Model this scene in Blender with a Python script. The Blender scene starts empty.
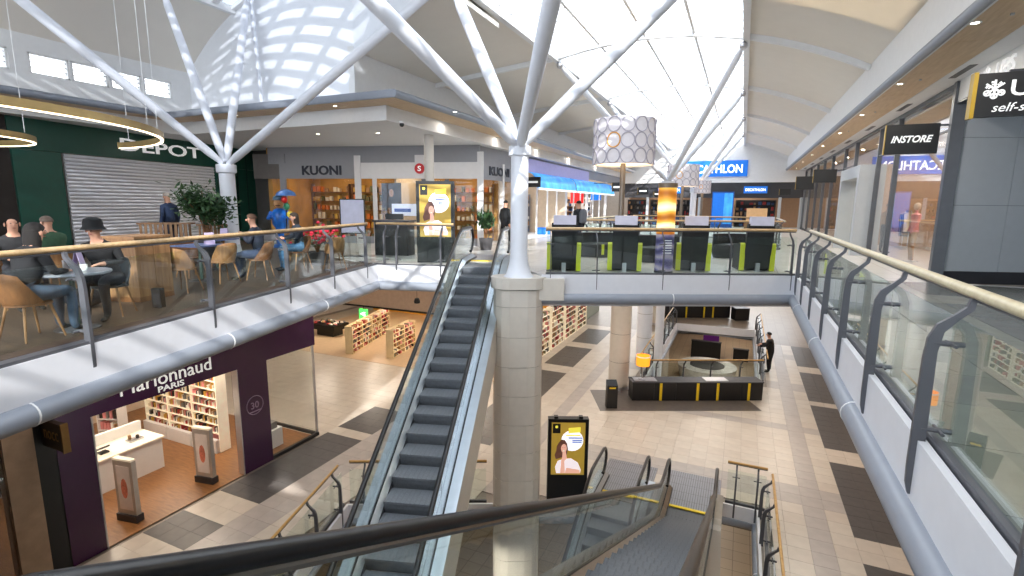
import bpy, bmesh, math, random
from math import sin, cos, tan, pi, radians, atan, sqrt
from mathutils import Vector, Matrix, geometry
random.seed(7)
S = bpy.context.scene
COL = S.collection
# ---------------------------------------------------------------- camera, sky, sun, exposure
F = 510.0; PITCH = atan(84 / 510.0); YAW = radians(24.1); ROLL = radians(0.5); EYE = Vector((0, 0, 1.65))
fw = Vector((-sin(YAW) * cos(PITCH), cos(YAW) * cos(PITCH), -sin(PITCH)))
rt0 = Vector((cos(YAW), sin(YAW), 0)); dn0 = -rt0.cross(fw)
rt = rt0 * cos(ROLL) - dn0 * sin(ROLL); dn = dn0 * cos(ROLL) + rt0 * sin(ROLL)
cd = bpy.data.cameras.new('camera'); cam = bpy.data.objects.new('camera', cd); COL.objects.link(cam)
cd.sensor_width = 36; cd.lens = 36 * F / 1024; cd.clip_start = 0.03; cd.clip_end = 400
cam.matrix_world = Matrix(((rt.x, -dn.x, -fw.x, 0), (rt.y, -dn.y, -fw.y, 0), (rt.z, -dn.z, -fw.z, EYE.z), (0, 0, 0, 1)))
S.camera = cam
W = bpy.data.worlds.new('sky'); S.world = W; W.use_nodes = True
nt = W.node_tree; nt.nodes.clear()
wo = nt.nodes.new('ShaderNodeOutputWorld'); wb = nt.nodes.new('ShaderNodeBackground'); wt = nt.nodes.new('ShaderNodeTexCoord')
wn = nt.nodes.new('ShaderNodeTexNoise'); wr = nt.nodes.new('ShaderNodeValToRGB')
wn.inputs['Scale'].default_value = 2.2; wn.inputs['Detail'].default_value = 4
wr.color_ramp.elements[0].color = (0.72, 0.85, 1.0, 1); wr.color_ramp.elements[1].color = (1, 0.99, 0.97, 1)
wr.color_ramp.elements[0].position = 0.35; wr.color_ramp.elements[1].position = 0.6
nt.links.new(wt.outputs['Generated'], wn.inputs['Vector']); nt.links.new(wn.outputs['Fac'], wr.inputs['Fac'])
nt.links.new(wr.outputs['Color'], wb.inputs['Color']); wb.inputs['Strength'].default_value = 3.9
nt.links.new(wb.outputs['Background'], wo.inputs['Surface'])
sd = bpy.data.lights.new('sun', 'SUN'); sun = bpy.data.objects.new('sun', sd); COL.objects.link(sun)
sd.energy = 7.5; sd.angle = radians(0.6); sd.color = (1, 0.95, 0.88)
sun.rotation_euler = Vector((-0.45, 0.72, -0.47)).to_track_quat('-Z', 'Y').to_euler()
S.view_settings.view_transform = 'Standard'; S.view_settings.look = 'None'
S.view_settings.exposure = 0.55; S.view_settings.gamma = 1.0; S.view_settings.use_curve_mapping = False
S.cycles.transparent_max_bounces = 24; S.cycles.max_bounces = 8; S.cycles.diffuse_bounces = 4
S.cycles.glossy_bounces = 4; S.cycles.sample_clamp_indirect = 6.0; S.cycles.caustics_reflective = False
S.cycles.caustics_refractive = False

def ray(x, y): return fw + rt * ((x - 512) / F) + dn * ((y - 288) / F)
def atz(x, y, z):
    d = ray(x, y); return EYE + d * ((z - EYE.z) / d.z)
def atx(x, y, X):
    d = ray(x, y); return EYE + d * (X / d.x)
def aty(x, y, Y):
    d = ray(x, y); return EYE + d * (Y / d.y)
def atd(x, y, D): return EYE + ray(x, y) * D
L1 = -6.0; L0 = -11.5
AZ = radians(17.3)      # rising escalator
AT = radians(15.2)      # terrace edge
BR = radians(25.5)      # bridge

# ---------------------------------------------------------------- materials
def lin(c):
    return tuple((v / 12.92 if v <= 0.04045 else ((v + 0.055) / 1.055) ** 2.4) for v in c)
MATS = {}
def mat(name, rgb, rough=0.5, metal=0.0, var=0.06, scale=6.0, emis=0.0, ecol=None, bump=0.0, alpha=None):
    if name in MATS: return MATS[name]
    m = bpy.data.materials.new(name); m.use_nodes = True; n = m.node_tree; p = n.nodes['Principled BSDF']
    c = lin(rgb)
    tc = n.nodes.new('ShaderNodeTexCoord'); nz = n.nodes.new('ShaderNodeTexNoise'); nz.inputs['Scale'].default_value = scale
    nz.inputs['Detail'].default_value = 3; rp = n.nodes.new('ShaderNodeValToRGB')
    a = 1 - var; b = 1 + var
    rp.color_ramp.elements[0].color = (c[0] * a, c[1] * a, c[2] * a, 1); rp.color_ramp.elements[1].color = (min(1, c[0] * b), min(1, c[1] * b), min(1, c[2] * b), 1)
    rp.color_ramp.elements[0].position = 0.3; rp.color_ramp.elements[1].position = 0.7
    n.links.new(tc.outputs['Object'], nz.inputs['Vector']); n.links.new(nz.outputs['Fac'], rp.inputs['Fac'])
    n.links.new(rp.outputs['Color'], p.inputs['Base Color'])
    p.inputs['Roughness'].default_value = rough; p.inputs['Metallic'].default_value = metal
    if emis:
        p.inputs['Emission Color'].default_value = (*lin(ecol or rgb), 1); p.inputs['Emission Strength'].default_value = emis
    if bump:
        bp = n.nodes.new('ShaderNodeBump'); bp.inputs['Strength'].default_value = bump
        n.links.new(nz.outputs['Fac'], bp.inputs['Height']); n.links.new(bp.outputs['Normal'], p.inputs['Normal'])
    MATS[name] = m; return m
def glass(name, tint=(1, 1, 1), refl=1.0, clear=1.0, rough=0.0):
    m = bpy.data.materials.new(name); m.use_nodes = True; n = m.node_tree; n.nodes.clear()
    o = n.nodes.new('ShaderNodeOutputMaterial'); mx = n.nodes.new('ShaderNodeMixShader'); t = n.nodes.new('ShaderNodeBsdfTransparent')
    g = n.nodes.new('ShaderNodeBsdfGlossy'); fr = n.nodes.new('ShaderNodeLayerWeight'); pw = n.nodes.new('ShaderNodeMath'); mu = n.nodes.new('ShaderNodeMath')
    fr.inputs['Blend'].default_value = 0.5; pw.operation = 'POWER'; pw.inputs[1].default_value = 4.0
    mu.operation = 'MULTIPLY_ADD'; mu.inputs[1].default_value = .8 * refl; mu.inputs[2].default_value = .035 * refl; mu.use_clamp = True
    t.inputs['Color'].default_value = (*tint, 1); g.inputs['Roughness'].default_value = rough; g.inputs['Color'].default_value = (0.95, 0.97, 1, 1)
    n.links.new(fr.outputs['Facing'], pw.inputs[0]); n.links.new(pw.outputs[0], mu.inputs[0]); n.links.new(mu.outputs[0], mx.inputs['Fac'])
    n.links.new(t.outputs[0], mx.inputs[1]); n.links.new(g.outputs[0], mx.inputs[2]); n.links.new(mx.outputs[0], o.inputs['Surface'])
    MATS[name] = m; return m
def wood(name, c1, c2, rough=0.45, scale=(1.5, 14, 14)):
    m = bpy.data.materials.new(name); m.use_nodes = True; n = m.node_tree; p = n.nodes['Principled BSDF']
    tc = n.nodes.new('ShaderNodeTexCoord'); mp = n.nodes.new('ShaderNodeMapping'); nz = n.nodes.new('ShaderNodeTexNoise'); rp = n.nodes.new('ShaderNodeValToRGB')
    mp.inputs['Scale'].default_value = scale; nz.inputs['Scale'].default_value = 1.5; nz.inputs['Detail'].default_value = 5
    rp.color_ramp.elements[0].color = (*lin(c1), 1); rp.color_ramp.elements[1].color = (*lin(c2), 1)
    rp.color_ramp.elements[0].position = 0.3; rp.color_ramp.elements[1].position = 0.7
    n.links.new(tc.outputs['Object'], mp.inputs['Vector']); n.links.new(mp.outputs[0], nz.inputs['Vector'])
    n.links.new(nz.outputs['Fac'], rp.inputs['Fac']); n.links.new(rp.outputs['Color'], p.inputs['Base Color']); p.inputs['Roughness'].default_value = rough
    MATS[name] = m; return m
def gridmat(name, rgb, line, size, rough=0.35, var=0.08, lw=0.02, size_y=None):
    m = bpy.data.materials.new(name); m.use_nodes = True; n = m.node_tree; p = n.nodes['Principled BSDF']
    tc = n.nodes.new('ShaderNodeTexCoord'); bk = n.nodes.new('ShaderNodeTexBrick'); c = lin(rgb)
    bk.offset = 0; bk.inputs['Scale'].default_value = 1.0; bk.inputs['Brick Width'].default_value = size; bk.inputs['Row Height'].default_value = size_y or size
    bk.inputs['Mortar Size'].default_value = lw / 2; bk.inputs['Mortar'].default_value = (*lin(line), 1)
    bk.inputs['Color1'].default_value = (*[v * (1 - var) for v in c], 1); bk.inputs['Color2'].default_value = (*[min(1, v * (1 + var)) for v in c], 1)
    n.links.new(tc.outputs['Object'], bk.inputs['Vector']); n.links.new(bk.outputs['Color'], p.inputs['Base Color']); p.inputs['Roughness'].default_value = rough
    MATS[name] = m; return m

WHITE = mat('white_paint', (.90, .90, .90), .5, var=.02); FASCIA = mat('fascia_white', (.86, .86, .88), .4, var=.02)
PIPE = mat('pipe_grey', (.55, .57, .61), .4, .1, var=.03); BEIGE = mat('vault_beige', (.90, .875, .835), .8, var=.015, scale=2)
STEEL = mat('post_steel', (.36, .36, .38), .45, .3, var=.05); DSTEEL = mat('dark_steel', (.25, .25, .27), .4, .5)
CHROME = mat('brushed_metal', (.75, .75, .77), .3, .9, var=.04); RAILWOOD = wood('rail_wood', (.74, .60, .42), (.82, .69, .52), .35)
RAILPALE = wood('rail_pale', (.76, .70, .57), (.84, .79, .66), .3)
BLACK = mat('black_plastic', (.06, .06, .07), .4); RUBBER = mat('handrail_rubber', (.07, .07, .08), .3)
GLASS = glass('clear_glass', (.93, .97, .95), 1.0); SHOPGLASS = glass('shop_glass', (.96, .97, .97), .75); SKYGLASS = glass('sky_glass', (.80, .82, .84), .8); TINTGLASS = glass('dimming_glass', (.46, .48, .51), .8)  # last one: terrace skylight tint, added to dim the light on the lunette
GOLDRAIL = wood('gold_rail', (.72, .55, .30), (.80, .64, .38), .35)
SLATW = wood('soffit_wood', (.79, .67, .52), (.86, .75, .61), .5, (14, 1.5, 14)); OAK = wood('oak', (.52, .37, .24), (.64, .48, .32), .5, (14, 14, 1.5))
OAKD = wood('oak_dark', (.42, .27, .16), (.55, .37, .22), .5, (14, 14, 1.5))
GREEN = mat('depot_green', (.09, .29, .24), .4); PURPLE = mat('shop_purple', (.22, .08, .23), .25, var=.03); GREY = mat('panel_grey', (.70, .72, .74), .5, var=.02)
TILELINE = mat('tile_joint', (.34, .31, .28), .8)
LAMPW = mat('lamp_glow', (1, .97, .9), .5, emis=12); WARMLED = mat('warm_led', (1, .93, .8), .5, emis=4)

# ---------------------------------------------------------------- mesh building
class B:
    def __init__(s): s.v = []; s.f = []; s.mi = []; s.cur = 0
    def add(s, vs, fs):
        o = len(s.v); s.v += [Vector(v) for v in vs]
        for f in fs: s.f.append([i + o for i in f]); s.mi.append(s.cur)
        return s
    def box(s, x0, x1, y0, y1, z0, z1):
        vs = [(x, y, z) for z in (z0, z1) for y in (y0, y1) for x in (x0, x1)]
        return s.add(vs, [(0, 2, 3, 1), (4, 5, 7, 6), (0, 1, 5, 4), (2, 6, 7, 3), (0, 4, 6, 2), (1, 3, 7, 5)])
    def obox(s, c, ax, ay, az):   # centre and three half axes
        c, ax, ay, az = Vector(c), Vector(ax), Vector(ay), Vector(az)
        vs = [c + ax * i + ay * j + az * k for k in (-1, 1) for j in (-1, 1) for i in (-1, 1)]
        return s.add(vs, [(0, 2, 3, 1), (4, 5, 7, 6), (0, 1, 5, 4), (2, 6, 7, 3), (0, 4, 6, 2), (1, 3, 7, 5)])
    def beam(s, a, b, w, h, up=(0, 0, 1)):
        a, b = Vector(a), Vector(b); d = (b - a); u = Vector(up); r = d.cross(u)
        if r.length < 1e-6: r = d.cross(Vector((0, 1, 0)))
        r.normalize(); u = r.cross(d).normalized()
        return s.obox((a + b) / 2, d / 2, r * w / 2, u * h / 2)
    def extr(s, poly, vec):       # planar polygon of 3D points pushed along vec
        poly = [Vector(p) for p in poly]; vec = Vector(vec); n = len(poly)
        fs = [tuple(range(n))[::-1], tuple(range(n, 2 * n))] + [(i, (i + 1) % n, n + (i + 1) % n, n + i) for i in range(n)]
        return s.add(poly + [p + vec for p in poly], fs)
    def prism(s, poly, z0, z1, holes=()):
        loops = [[Vector((x, y, 0)) for x, y in l] for l in [poly] + list(holes)]
        flat = [p for l in loops for p in l]; n = len(flat)
        tris = geometry.tessellate_polygon(loops)
        fs = [tuple(t) for t in tris] + [tuple(i + n for i in t)[::-1] for t in tris]
        o = 0
        for l in loops:
            m = len(l); fs += [(o + i, o + (i + 1) % m, n + o + (i + 1) % m, n + o + i) for i in range(m)]; o += m
        return s.add([(p.x, p.y, z0) for p in flat] + [(p.x, p.y, z1) for p in flat], fs)
    def tube(s, pts, r, n=8, closed=False, caps=True):
        pts = [Vector(p) for p in pts]; m = len(pts); rs = r if isinstance(r, (list, tuple)) else [r] * m
        vs = []; pu = None
        for i, p in enumerate(pts):
            a = pts[(i - 1) % m] if (closed or i > 0) else p; b = pts[(i + 1) % m] if (closed or i < m - 1) else p
            t = (b - a).normalized()
            if pu is None:
                u = t.cross(Vector((0, 0, 1)));
                if u.length < .05: u = t.cross(Vector((0, 1, 0)))
            else: u = pu - t * pu.dot(t)
            u.normalize(); pu = u; w = t.cross(u)
            vs += [p + (u * cos(2 * pi * k / n) + w * sin(2 * pi * k / n)) * rs[i] for k in range(n)]
        fs = []
        for i in range(m if closed else m - 1):
            j = (i + 1) % m; fs += [(i * n + k, i * n + (k + 1) % n, j * n + (k + 1) % n, j * n + k) for k in range(n)]
        if caps and not closed: fs += [tuple(range(n))[::-1], tuple(range((m - 1) * n, m * n))]
        return s.add(vs, fs)
    def lathe(s, prof, c=(0, 0, 0), n=20, sx=1, sy=1, caps=True):
        c = Vector(c); vs = [c + Vector((r * cos(2 * pi * k / n) * sx, r * sin(2 * pi * k / n) * sy, z)) for r, z in prof for k in range(n)]
        m = len(prof); fs = [(i * n + k, i * n + (k + 1) % n, (i + 1) * n + (k + 1) % n, (i + 1) * n + k) for i in range(m - 1) for k in range(n)]
        if caps: fs += [tuple(range(n))[::-1], tuple(range((m - 1) * n, m * n))]
        return s.add(vs, fs)
    def ball(s, c, rx, ry=None, rz=None, n=10, m=6):
        ry = ry or rx; rz = rz or rx
        pr = [(max(.001, sin(pi * i / m)), -cos(pi * i / m)) for i in range(m + 1)]; c = Vector(c)
        vs = [c + Vector((rx * r * cos(2 * pi * k / n), ry * r * sin(2 * pi * k / n), rz * z)) for r, z in pr for k in range(n)]
        return s.add(vs, [(i * n + k, i * n + (k + 1) % n, (i + 1) * n + (k + 1) % n, (i + 1) * n + k) for i in range(m) for k in range(n)])
    def grid(s, rows):            # rows of points, open sheet
        m = len(rows[0]); return s.add([p for r in rows for p in r], [(i * m + k, i * m + k + 1, (i + 1) * m + k + 1, (i + 1) * m + k) for i in range(len(rows) - 1) for k in range(m - 1)])
    def shell(s, rows, off):      # thick sheet: rows of points plus offset function
        top = [[Vector(p) for p in r] for r in rows]; bot = [[p + off(p) for p in r] for r in top]
        n, m = len(top), len(top[0]); N = n * m; ix = lambda i, k, b: b * N + i * m + k
        fs = []
        for i in range(n - 1):
            for k in range(m - 1):
                fs += [(ix(i, k, 0), ix(i, k + 1, 0), ix(i + 1, k + 1, 0), ix(i + 1, k, 0)), (ix(i, k, 1), ix(i + 1, k, 1), ix(i + 1, k + 1, 1), ix(i, k + 1, 1))]
        for i in range(n - 1):
            for k in (0, m - 1): fs.append((ix(i, k, 0), ix(i + 1, k, 0), ix(i + 1, k, 1), ix(i, k, 1)))
        for k in range(m - 1):
            for i in (0, n - 1): fs.append((ix(i, k, 0), ix(i, k + 1, 0), ix(i, k + 1, 1), ix(i, k, 1)))
        return s.add([p for r in top for p in r] + [p for r in bot for p in r], fs)
    def mesh(s, name, mats, inv=None, smooth=False):
        me = bpy.data.meshes.new(name); vs = [inv @ v for v in s.v] if inv else s.v
        me.from_pydata([tuple(v) for v in vs], [], s.f)
        for m in (mats if isinstance(mats, (list, tuple)) else [mats]): me.materials.append(m)
        if s.cur: me.polygons.foreach_set('material_index', s.mi)
        bm = bmesh.new(); bm.from_mesh(me); bmesh.ops.recalc_face_normals(bm, faces=bm.faces); bm.to_mesh(me); bm.free()
        if smooth:
            me.polygons.foreach_set('use_smooth', [True] * len(me.polygons)); me.set_sharp_from_angle(angle=radians(40))
        return me
    def build(s, name, mats, parent=None, local=False, smooth=False, loc=None):
        inv = parent.matrix_basis.inverted() if (parent is not None and not local) else None
        if parent is not None and parent.parent is not None and not local: inv = parent.matrix_basis.inverted() @ parent.parent.matrix_basis.inverted()
        if loc is not None and parent is None: inv = Matrix.Translation(Vector(loc)).inverted()
        o = bpy.data.objects.new(name, s.mesh(name, mats, inv, smooth)); COL.objects.link(o)
        if parent is not None: o.parent = parent
        elif loc is not None: o.location = loc
        return o
def tag(o, label, cat, group=None):
    o['label'] = label; o['category'] = cat
    if group: o['group'] = group
    return o
def thing(name, label, cat, loc=(0, 0, 0), rz=0.0, group=None):
    o = bpy.data.objects.new(name, None); COL.objects.link(o)
    o.matrix_basis = Matrix.Translation(Vector(loc)) @ Matrix.Rotation(rz, 4, 'Z'); o.empty_display_size = .1
    return tag(o, label, cat, group)
def struct(o): o['kind'] = 'structure'; return o
def stuff(o): o['kind'] = 'stuff'; return o
def dup(root, loc, rz=0.0, label=None, scale=1.0):
    r = root.copy(); COL.objects.link(r)
    r.matrix_basis = Matrix.Translation(Vector(loc)) @ Matrix.Rotation(rz, 4, 'Z') @ Matrix.Scale(scale, 4)
    if label: r['label'] = label
    for ch in list(root.children):
        c = ch.copy(); COL.objects.link(c); c.parent = r
        for g in list(ch.children):
            d = g.copy(); COL.objects.link(d); d.parent = c
    return r
def inst(o, parent, M=None, loc=None):
    c = bpy.data.objects.new(o.name.split('.')[0], o.data); COL.objects.link(c); c.parent = parent
    if M is not None: c.matrix_basis = M
    if loc is not None: c.location = loc
    return c
def text(name, body, m, parent, org, right, up, w=None, h=None, depth=.01, bold=0.0, shear=0.0, local=False, centre=False):
    cu = bpy.data.curves.new(name, 'FONT'); cu.body = body; cu.extrude = .5; cu.offset = bold; cu.shear = shear; cu.resolution_u = 3
    to = bpy.data.objects.new('tmp', cu); COL.objects.link(to)
    me = bpy.data.meshes.new_from_object(to.evaluated_get(bpy.context.evaluated_depsgraph_get()))
    bpy.data.objects.remove(to); bpy.data.curves.remove(cu)
    xs = [v.co.x for v in me.vertices]; ys = [v.co.y for v in me.vertices]; x0, x1, y0, y1 = min(xs), max(xs), min(ys), max(ys)
    sx = (w / (x1 - x0)) if w else h / (y1 - y0); sy = (h / (y1 - y0)) if h else sx
    right, up, org = Vector(right).normalized(), Vector(up).normalized(), Vector(org); nn = right.cross(up)
    if centre: org = org - right * (x1 - x0) * sx / 2 - up * (y1 - y0) * sy / 2
    inv = parent.matrix_basis.inverted() if not local else Matrix()
    if parent.parent is not None and not local: inv = parent.matrix_basis.inverted() @ parent.parent.matrix_basis.inverted()
    for v in me.vertices:
        v.co = inv @ (org + right * (v.co.x - x0) * sx + up * (v.co.y - y0) * sy + nn * v.co.z * depth)
    me.materials.clear(); me.materials.append(m)
    o = bpy.data.objects.new(name, me); COL.objects.link(o); o.parent = parent; return o
# ================================================================ LARGE STRUCTURE
def W2(s, t=0.0, base=(-6.98, 3.25)):      # point s metres along the terrace edge, t metres to its right
    return Vector((base[0] - sin(AT) * s + cos(AT) * t, base[1] + cos(AT) * s + sin(AT) * t, 0))
def BP(t, d=0.0, base=(1.3, 13.72)):      # point on the bridge front edge, t metres to the left, d metres behind it
    return Vector((base[0] - cos(BR) * t - sin(BR) * d, base[1] - sin(BR) * t + cos(BR) * d, 0))
wc = W2(8.3)                              # terrace corner
TK = Vector((-6.44, 12.31, 0))             # upper knuckle of rising escalator
ux = Vector((-sin(AZ), cos(AZ), 0)); rx = Vector((cos(AZ), sin(AZ), 0))
bl = BP(6.1)
e_r = TK + rx * .75 + ux * .45; e_l = TK - rx * .75 + ux * .45; e_ll = TK - rx * .75 - ux * .25
near = [W2(-3.6), Vector((1.3, .25, 0))]
V1 = [near[1], BP(0), bl, e_r, e_l, e_ll, wc, near[0]]
V1 = [(p.x, p.y) for p in V1]
b2 = BP(0, 8.3); b3 = BP(7.3, 8.3)
V2P = [(1.3, b2.y + .8), (-5.6, b3.y + .6), (-5.6, 28.3), (1.3, 28.3)]
o2 = [(-26, -9), (14, -9), (14, 47), (-26, 47)]
FLOORW = mat('slab_white', (.80, .80, .81), .5, var=.03)
fl2 = struct(B().prism(o2, -.72, 0, [V1, V2P]).build('floor_upper', [FLOORW]))
# L1 slab
VA = [(.93, 2.4), (.93, 13.42), (.02, 13.42), (.02, 12.45), (-3.15, 12.45), (-3.15, 11.92), (-8.72, 9.24), (-6.35, 1.7), (-3.6, 2.4)]
VB = [(1.25, 24.0), (-3.5, 21.75), (-3.5, 34.3), (1.25, 34.5)]
o1 = [(-26, -9), (12, -9), (12, 60), (-26, 60)]
LT = gridmat('lower_tile_far', (.52, .475, .43), (.45, .40, .36), .49, .32, .06)
fl1 = struct(B().prism(o1, L1 - .6, L1 - .02, [VA, VB]).build('floor_lower', [LT]))
fl0 = struct(B().prism(o1, L0 - .4, L0).build('floor_basement', [gridmat('basement_tile', (.76, .68, .57), (.55, .48, .40), .6, .35, .05)]))
# ---- floor finishes upstairs
def finish(name, poly, m, z=0.0, t=.012, holes=()): return struct(B().prism(poly, z + .001, z + t, holes).build(name, [m]))
ter = [(wc.x - .1, wc.y - .02), (W2(-3.6).x - .1, W2(-3.6).y), (-26, .0), (-26, 18.5), (-18, 14.9), (-9.8, 11.2)]
TERW = wood('terrace_wood', (.27, .21, .17), (.36, .29, .23), .5, (3, 20, 3))
finish('floor_terrace', ter, TERW)
brg = [tuple(BP(-.02, .05)[:2]), tuple(bl[:2]), tuple(e_r[:2]), (-9.7, 11.25), (-18.3, 15.0), (-18.3, 17), (-9.2, 17.2), (-9.2, 43), (-5.75, 43), (-5.75, b3.y + .5), (1.2, b2.y + .7), (1.2, 43), (3.9, 43), (3.9, 13.9), (1.32, 13.9)]
brg = [brg[0], brg[1], brg[2], tuple(e_l[:2]), tuple(e_ll[:2]), (wc.x + .1, wc.y + .05)] + brg[3:]
finish('floor_bridge', brg, gridmat('bridge_tile', (.80, .79, .77), (.62, .61, .6), .9, .22, .03, .015))
# right gallery: laid tile by tile
RT = [mat('gallery_tile_%d' % i, c, .22, var=.1, scale=3) for i, c in enumerate(((.56, .57, .54), (.52, .53, .51), (.47, .48, .47), (.60, .60, .57)))]
rg = struct(B().box(1.36, 9.5, -1, 13.88, .001, .006).build('floor_gallery', [TILELINE]))
tb = B().box(0, .94, 0, .94, 0, .01)
tiles = [tb.build('floor_tile', [m], rg, local=True) for m in RT]; tcount = [0] * 4
for i in range(9):
    for j in range(15):
        k = 2 if i > 1 and random.random() < .75 else random.choice((0, 0, 1, 3)); x, y = 1.4 + i * .955, -.42 + j * .955
        if x + .94 > 9.5 or y + .94 > 13.9: continue
        if tcount[k] == 0: tiles[k].location = (x, y, .005)
        else: inst(tiles[k], rg, loc=(x, y, .005))
        tcount[k] += 1
# ---- L1 tiles: pattern of pale fields, grey bands and dark inserts
LMAT = {'a': mat('stone_tile_pale', (.76, .72, .67), .3, var=.06, scale=2.5), 'b': mat('stone_tile_cream', (.745, .70, .65), .3, var=.06, scale=2.5),
        'm': mat('stone_tile_grey', (.66, .625, .60), .3, var=.08, scale=2.5), 'd': mat('stone_tile_dark', (.29, .28, .28), .35, var=.15, scale=5)}
def tkind(x, y):
    if 3.14 < x < 6.0:
        if ((y - 13.17) % 4.72) < 3.92: return 'd'
        return 'b'
    if -8.1 < x < -6.7 and y > 13.4 and ((y - 22.4) % 4.45) < 3.7: return 'd'
    if -12.4 < x < -10.8 and (8.2 < y < 12.1 or 6.2 < y < 7.2 or 12.9 < y < 14.7): return 'd'
    if 1.9 < x < 2.6 or -5.9 < x < -5.2 or -10.6 < x < -9.6: return 'm'
    if (y % 4.72) < .9 and x > -5: return 'm'
    return 'a' if (int(x * 2.04) + int(y * 2.04)) % 3 else 'b'
T = .49; cells = []
def inpoly(x, y, P):
    c = False; n = len(P)
    for i in range(n):
        x0, y0 = P[i]; x1, y1 = P[(i + 1) % n]
        if (y0 > y) != (y1 > y) and x < (x1 - x0) * (y - y0) / (y1 - y0) + x0: c = not c
    return c
def seen(x, y, z):
    q = Vector((x, y, z)) - EYE; d = q.dot(fw)
    if d < .5: return None
    px, py = 512 + F * q.dot(rt) / d, 288 + F * q.dot(dn) / d
    return (px, py, d) if -10 < px < 1034 and -10 < py < 586 else None
for i in range(-52, 13):
    for j in range(8, 64):
        x, y = (i + .5) * T, (j + .5) * T
        if x < -12.3 and y < 12: continue
        c4 = [(x + a * T / 2, y + b * T / 2) for a in (-1, 1) for b in (-1, 1)]
        if any(inpoly(*c, VA) or inpoly(*c, VB) for c in c4) or not seen(x, y, L1): continue
        cells.append((seen(x, y, L1)[2], x, y))
def openly(x, y):   # roughly in view past the upper edges and the escalators
    px, py, d = seen(x, y, L1)
    return (560 < px < 930 and py > 415) or (120 < px < 390 and 370 < py < 560) or (700 < px < 860 and py > 330) or (545 < px < 610 and 320 < py)
cells.sort(key=lambda c: (not openly(c[1], c[2]), c[0]))
protos = {}
for n_, (d, x, y) in enumerate(cells[:300]):
    k = tkind(x, y)
    if k not in protos: protos[k] = B().box(-.2425, .2425, -.2425, .2425, -.019, 0).build('floor_tile', [LMAT[k]], fl1, local=True); protos[k].location = (x, y, L1)
    else: inst(protos[k], fl1, loc=(x, y, L1))
ks = 'abmd'; bb = B()
for d, x, y in cells[300:]:
    bb.cur = ks.index(tkind(x, y)); bb.box(x - .2425, x + .2425, y - .2425, y + .2425, L1 - .019, L1)
bb.cur = 1; stuff(bb.build('distant_floor_tiles', [LMAT[k] for k in ks], fl1))
ds0 = Vector((-4.36, 17.96, 0)); ds1 = Vector((1.2, 20.59, 0)); dsv = Vector((-.43, .9, 0))
struct(B().prism([tuple(p[:2]) for p in (ds0, ds1, ds1 + dsv * 2.2, ds0 + dsv * 2.2)], L1 + .0005, L1 + .004).build('floor_dark_strip', [mat('dark_granite', (.36, .33, .31), .35, var=.15, scale=6)]))
# ---- slab edge fascias: white band with a grey half pipe below
trn = [0]
def edge(pts, z=0.0, h=.44, r=.13, seams=3.0, closed=False):
    trn[0] += 1
    root = None; pts = [Vector((p[0], p[1], 0)) for p in pts]
    cen = Vector((-2.5, 7, 0)) if z > -1 or pts[0].y < 14 else Vector((-1, 28, 0))
    b = B(); p2 = B()
    offs = []
    for i, p in enumerate(pts):
        ns = []
        for a, c in ((i - 1, i), (i, i + 1)):
            if 0 <= a and c < len(pts):
                d = (pts[c] - pts[a]).normalized(); n = Vector((d.y, -d.x, 0))
                if n.dot(cen - p) < 0: n = -n
                ns.append(n)
        n = sum(ns, Vector()) ; n = n / max(.3, n.length ** 2) * len(ns) if len(ns) > 1 else ns[0]
        offs.append(n)
    for i in range(len(pts) - 1):
        a, c, na, nc = pts[i], pts[i + 1], offs[i], offs[i + 1]
        q = [a, c, c + nc * .06, a + na * .06]
        b.add([(v.x, v.y, z - h) for v in q] + [(v.x, v.y, z + .03) for v in q], [(0, 1, 2, 3), (7, 6, 5, 4), (0, 4, 5, 1), (1, 5, 6, 2), (2, 6, 7, 3), (3, 7, 4, 0)])
    o = struct(b.build('trim_%d' % trn[0], [FASCIA]))
    pp = [p + n * .05 + Vector((0, 0, z - h - r * .8)) for p, n in zip(pts, offs)]
    p2.tube(pp, r, 16).build('edge_pipe', [PIPE], o, smooth=True)
    for i in range(len(pp) - 1):
        L = (pp[i + 1] - pp[i]).length; k = 1
        while k * seams < L - .3:
            d = (pp[i + 1] - pp[i]).normalized(); c = pp[i] + d * k * seams
            B().tube([c - d * .01, c + d * .01], r + .006, 16).build('pipe_joint', [WHITE], o, smooth=True); k += 1
    return o
edge([(1.3, .25), (1.3, 13.74)]); edge([BP(.0), BP(6.1)]); edge([e_ll, wc], -.06); edge([wc, W2(-3.6)], -.06)
edge([V2P[0], V2P[1], V2P[2], V2P[3], V2P[0]], seams=6)
edge([(.93, 2.4), (.93, 13.42), (.02, 13.42)], L1, .35, .1); edge([(-3.15, 11.92), (-8.72, 9.24), (-6.35, 1.7)], L1, .35, .1)
edge([VB[1], VB[0], VB[3], VB[2], VB[1]], L1, .45, .12, 6)

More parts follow.
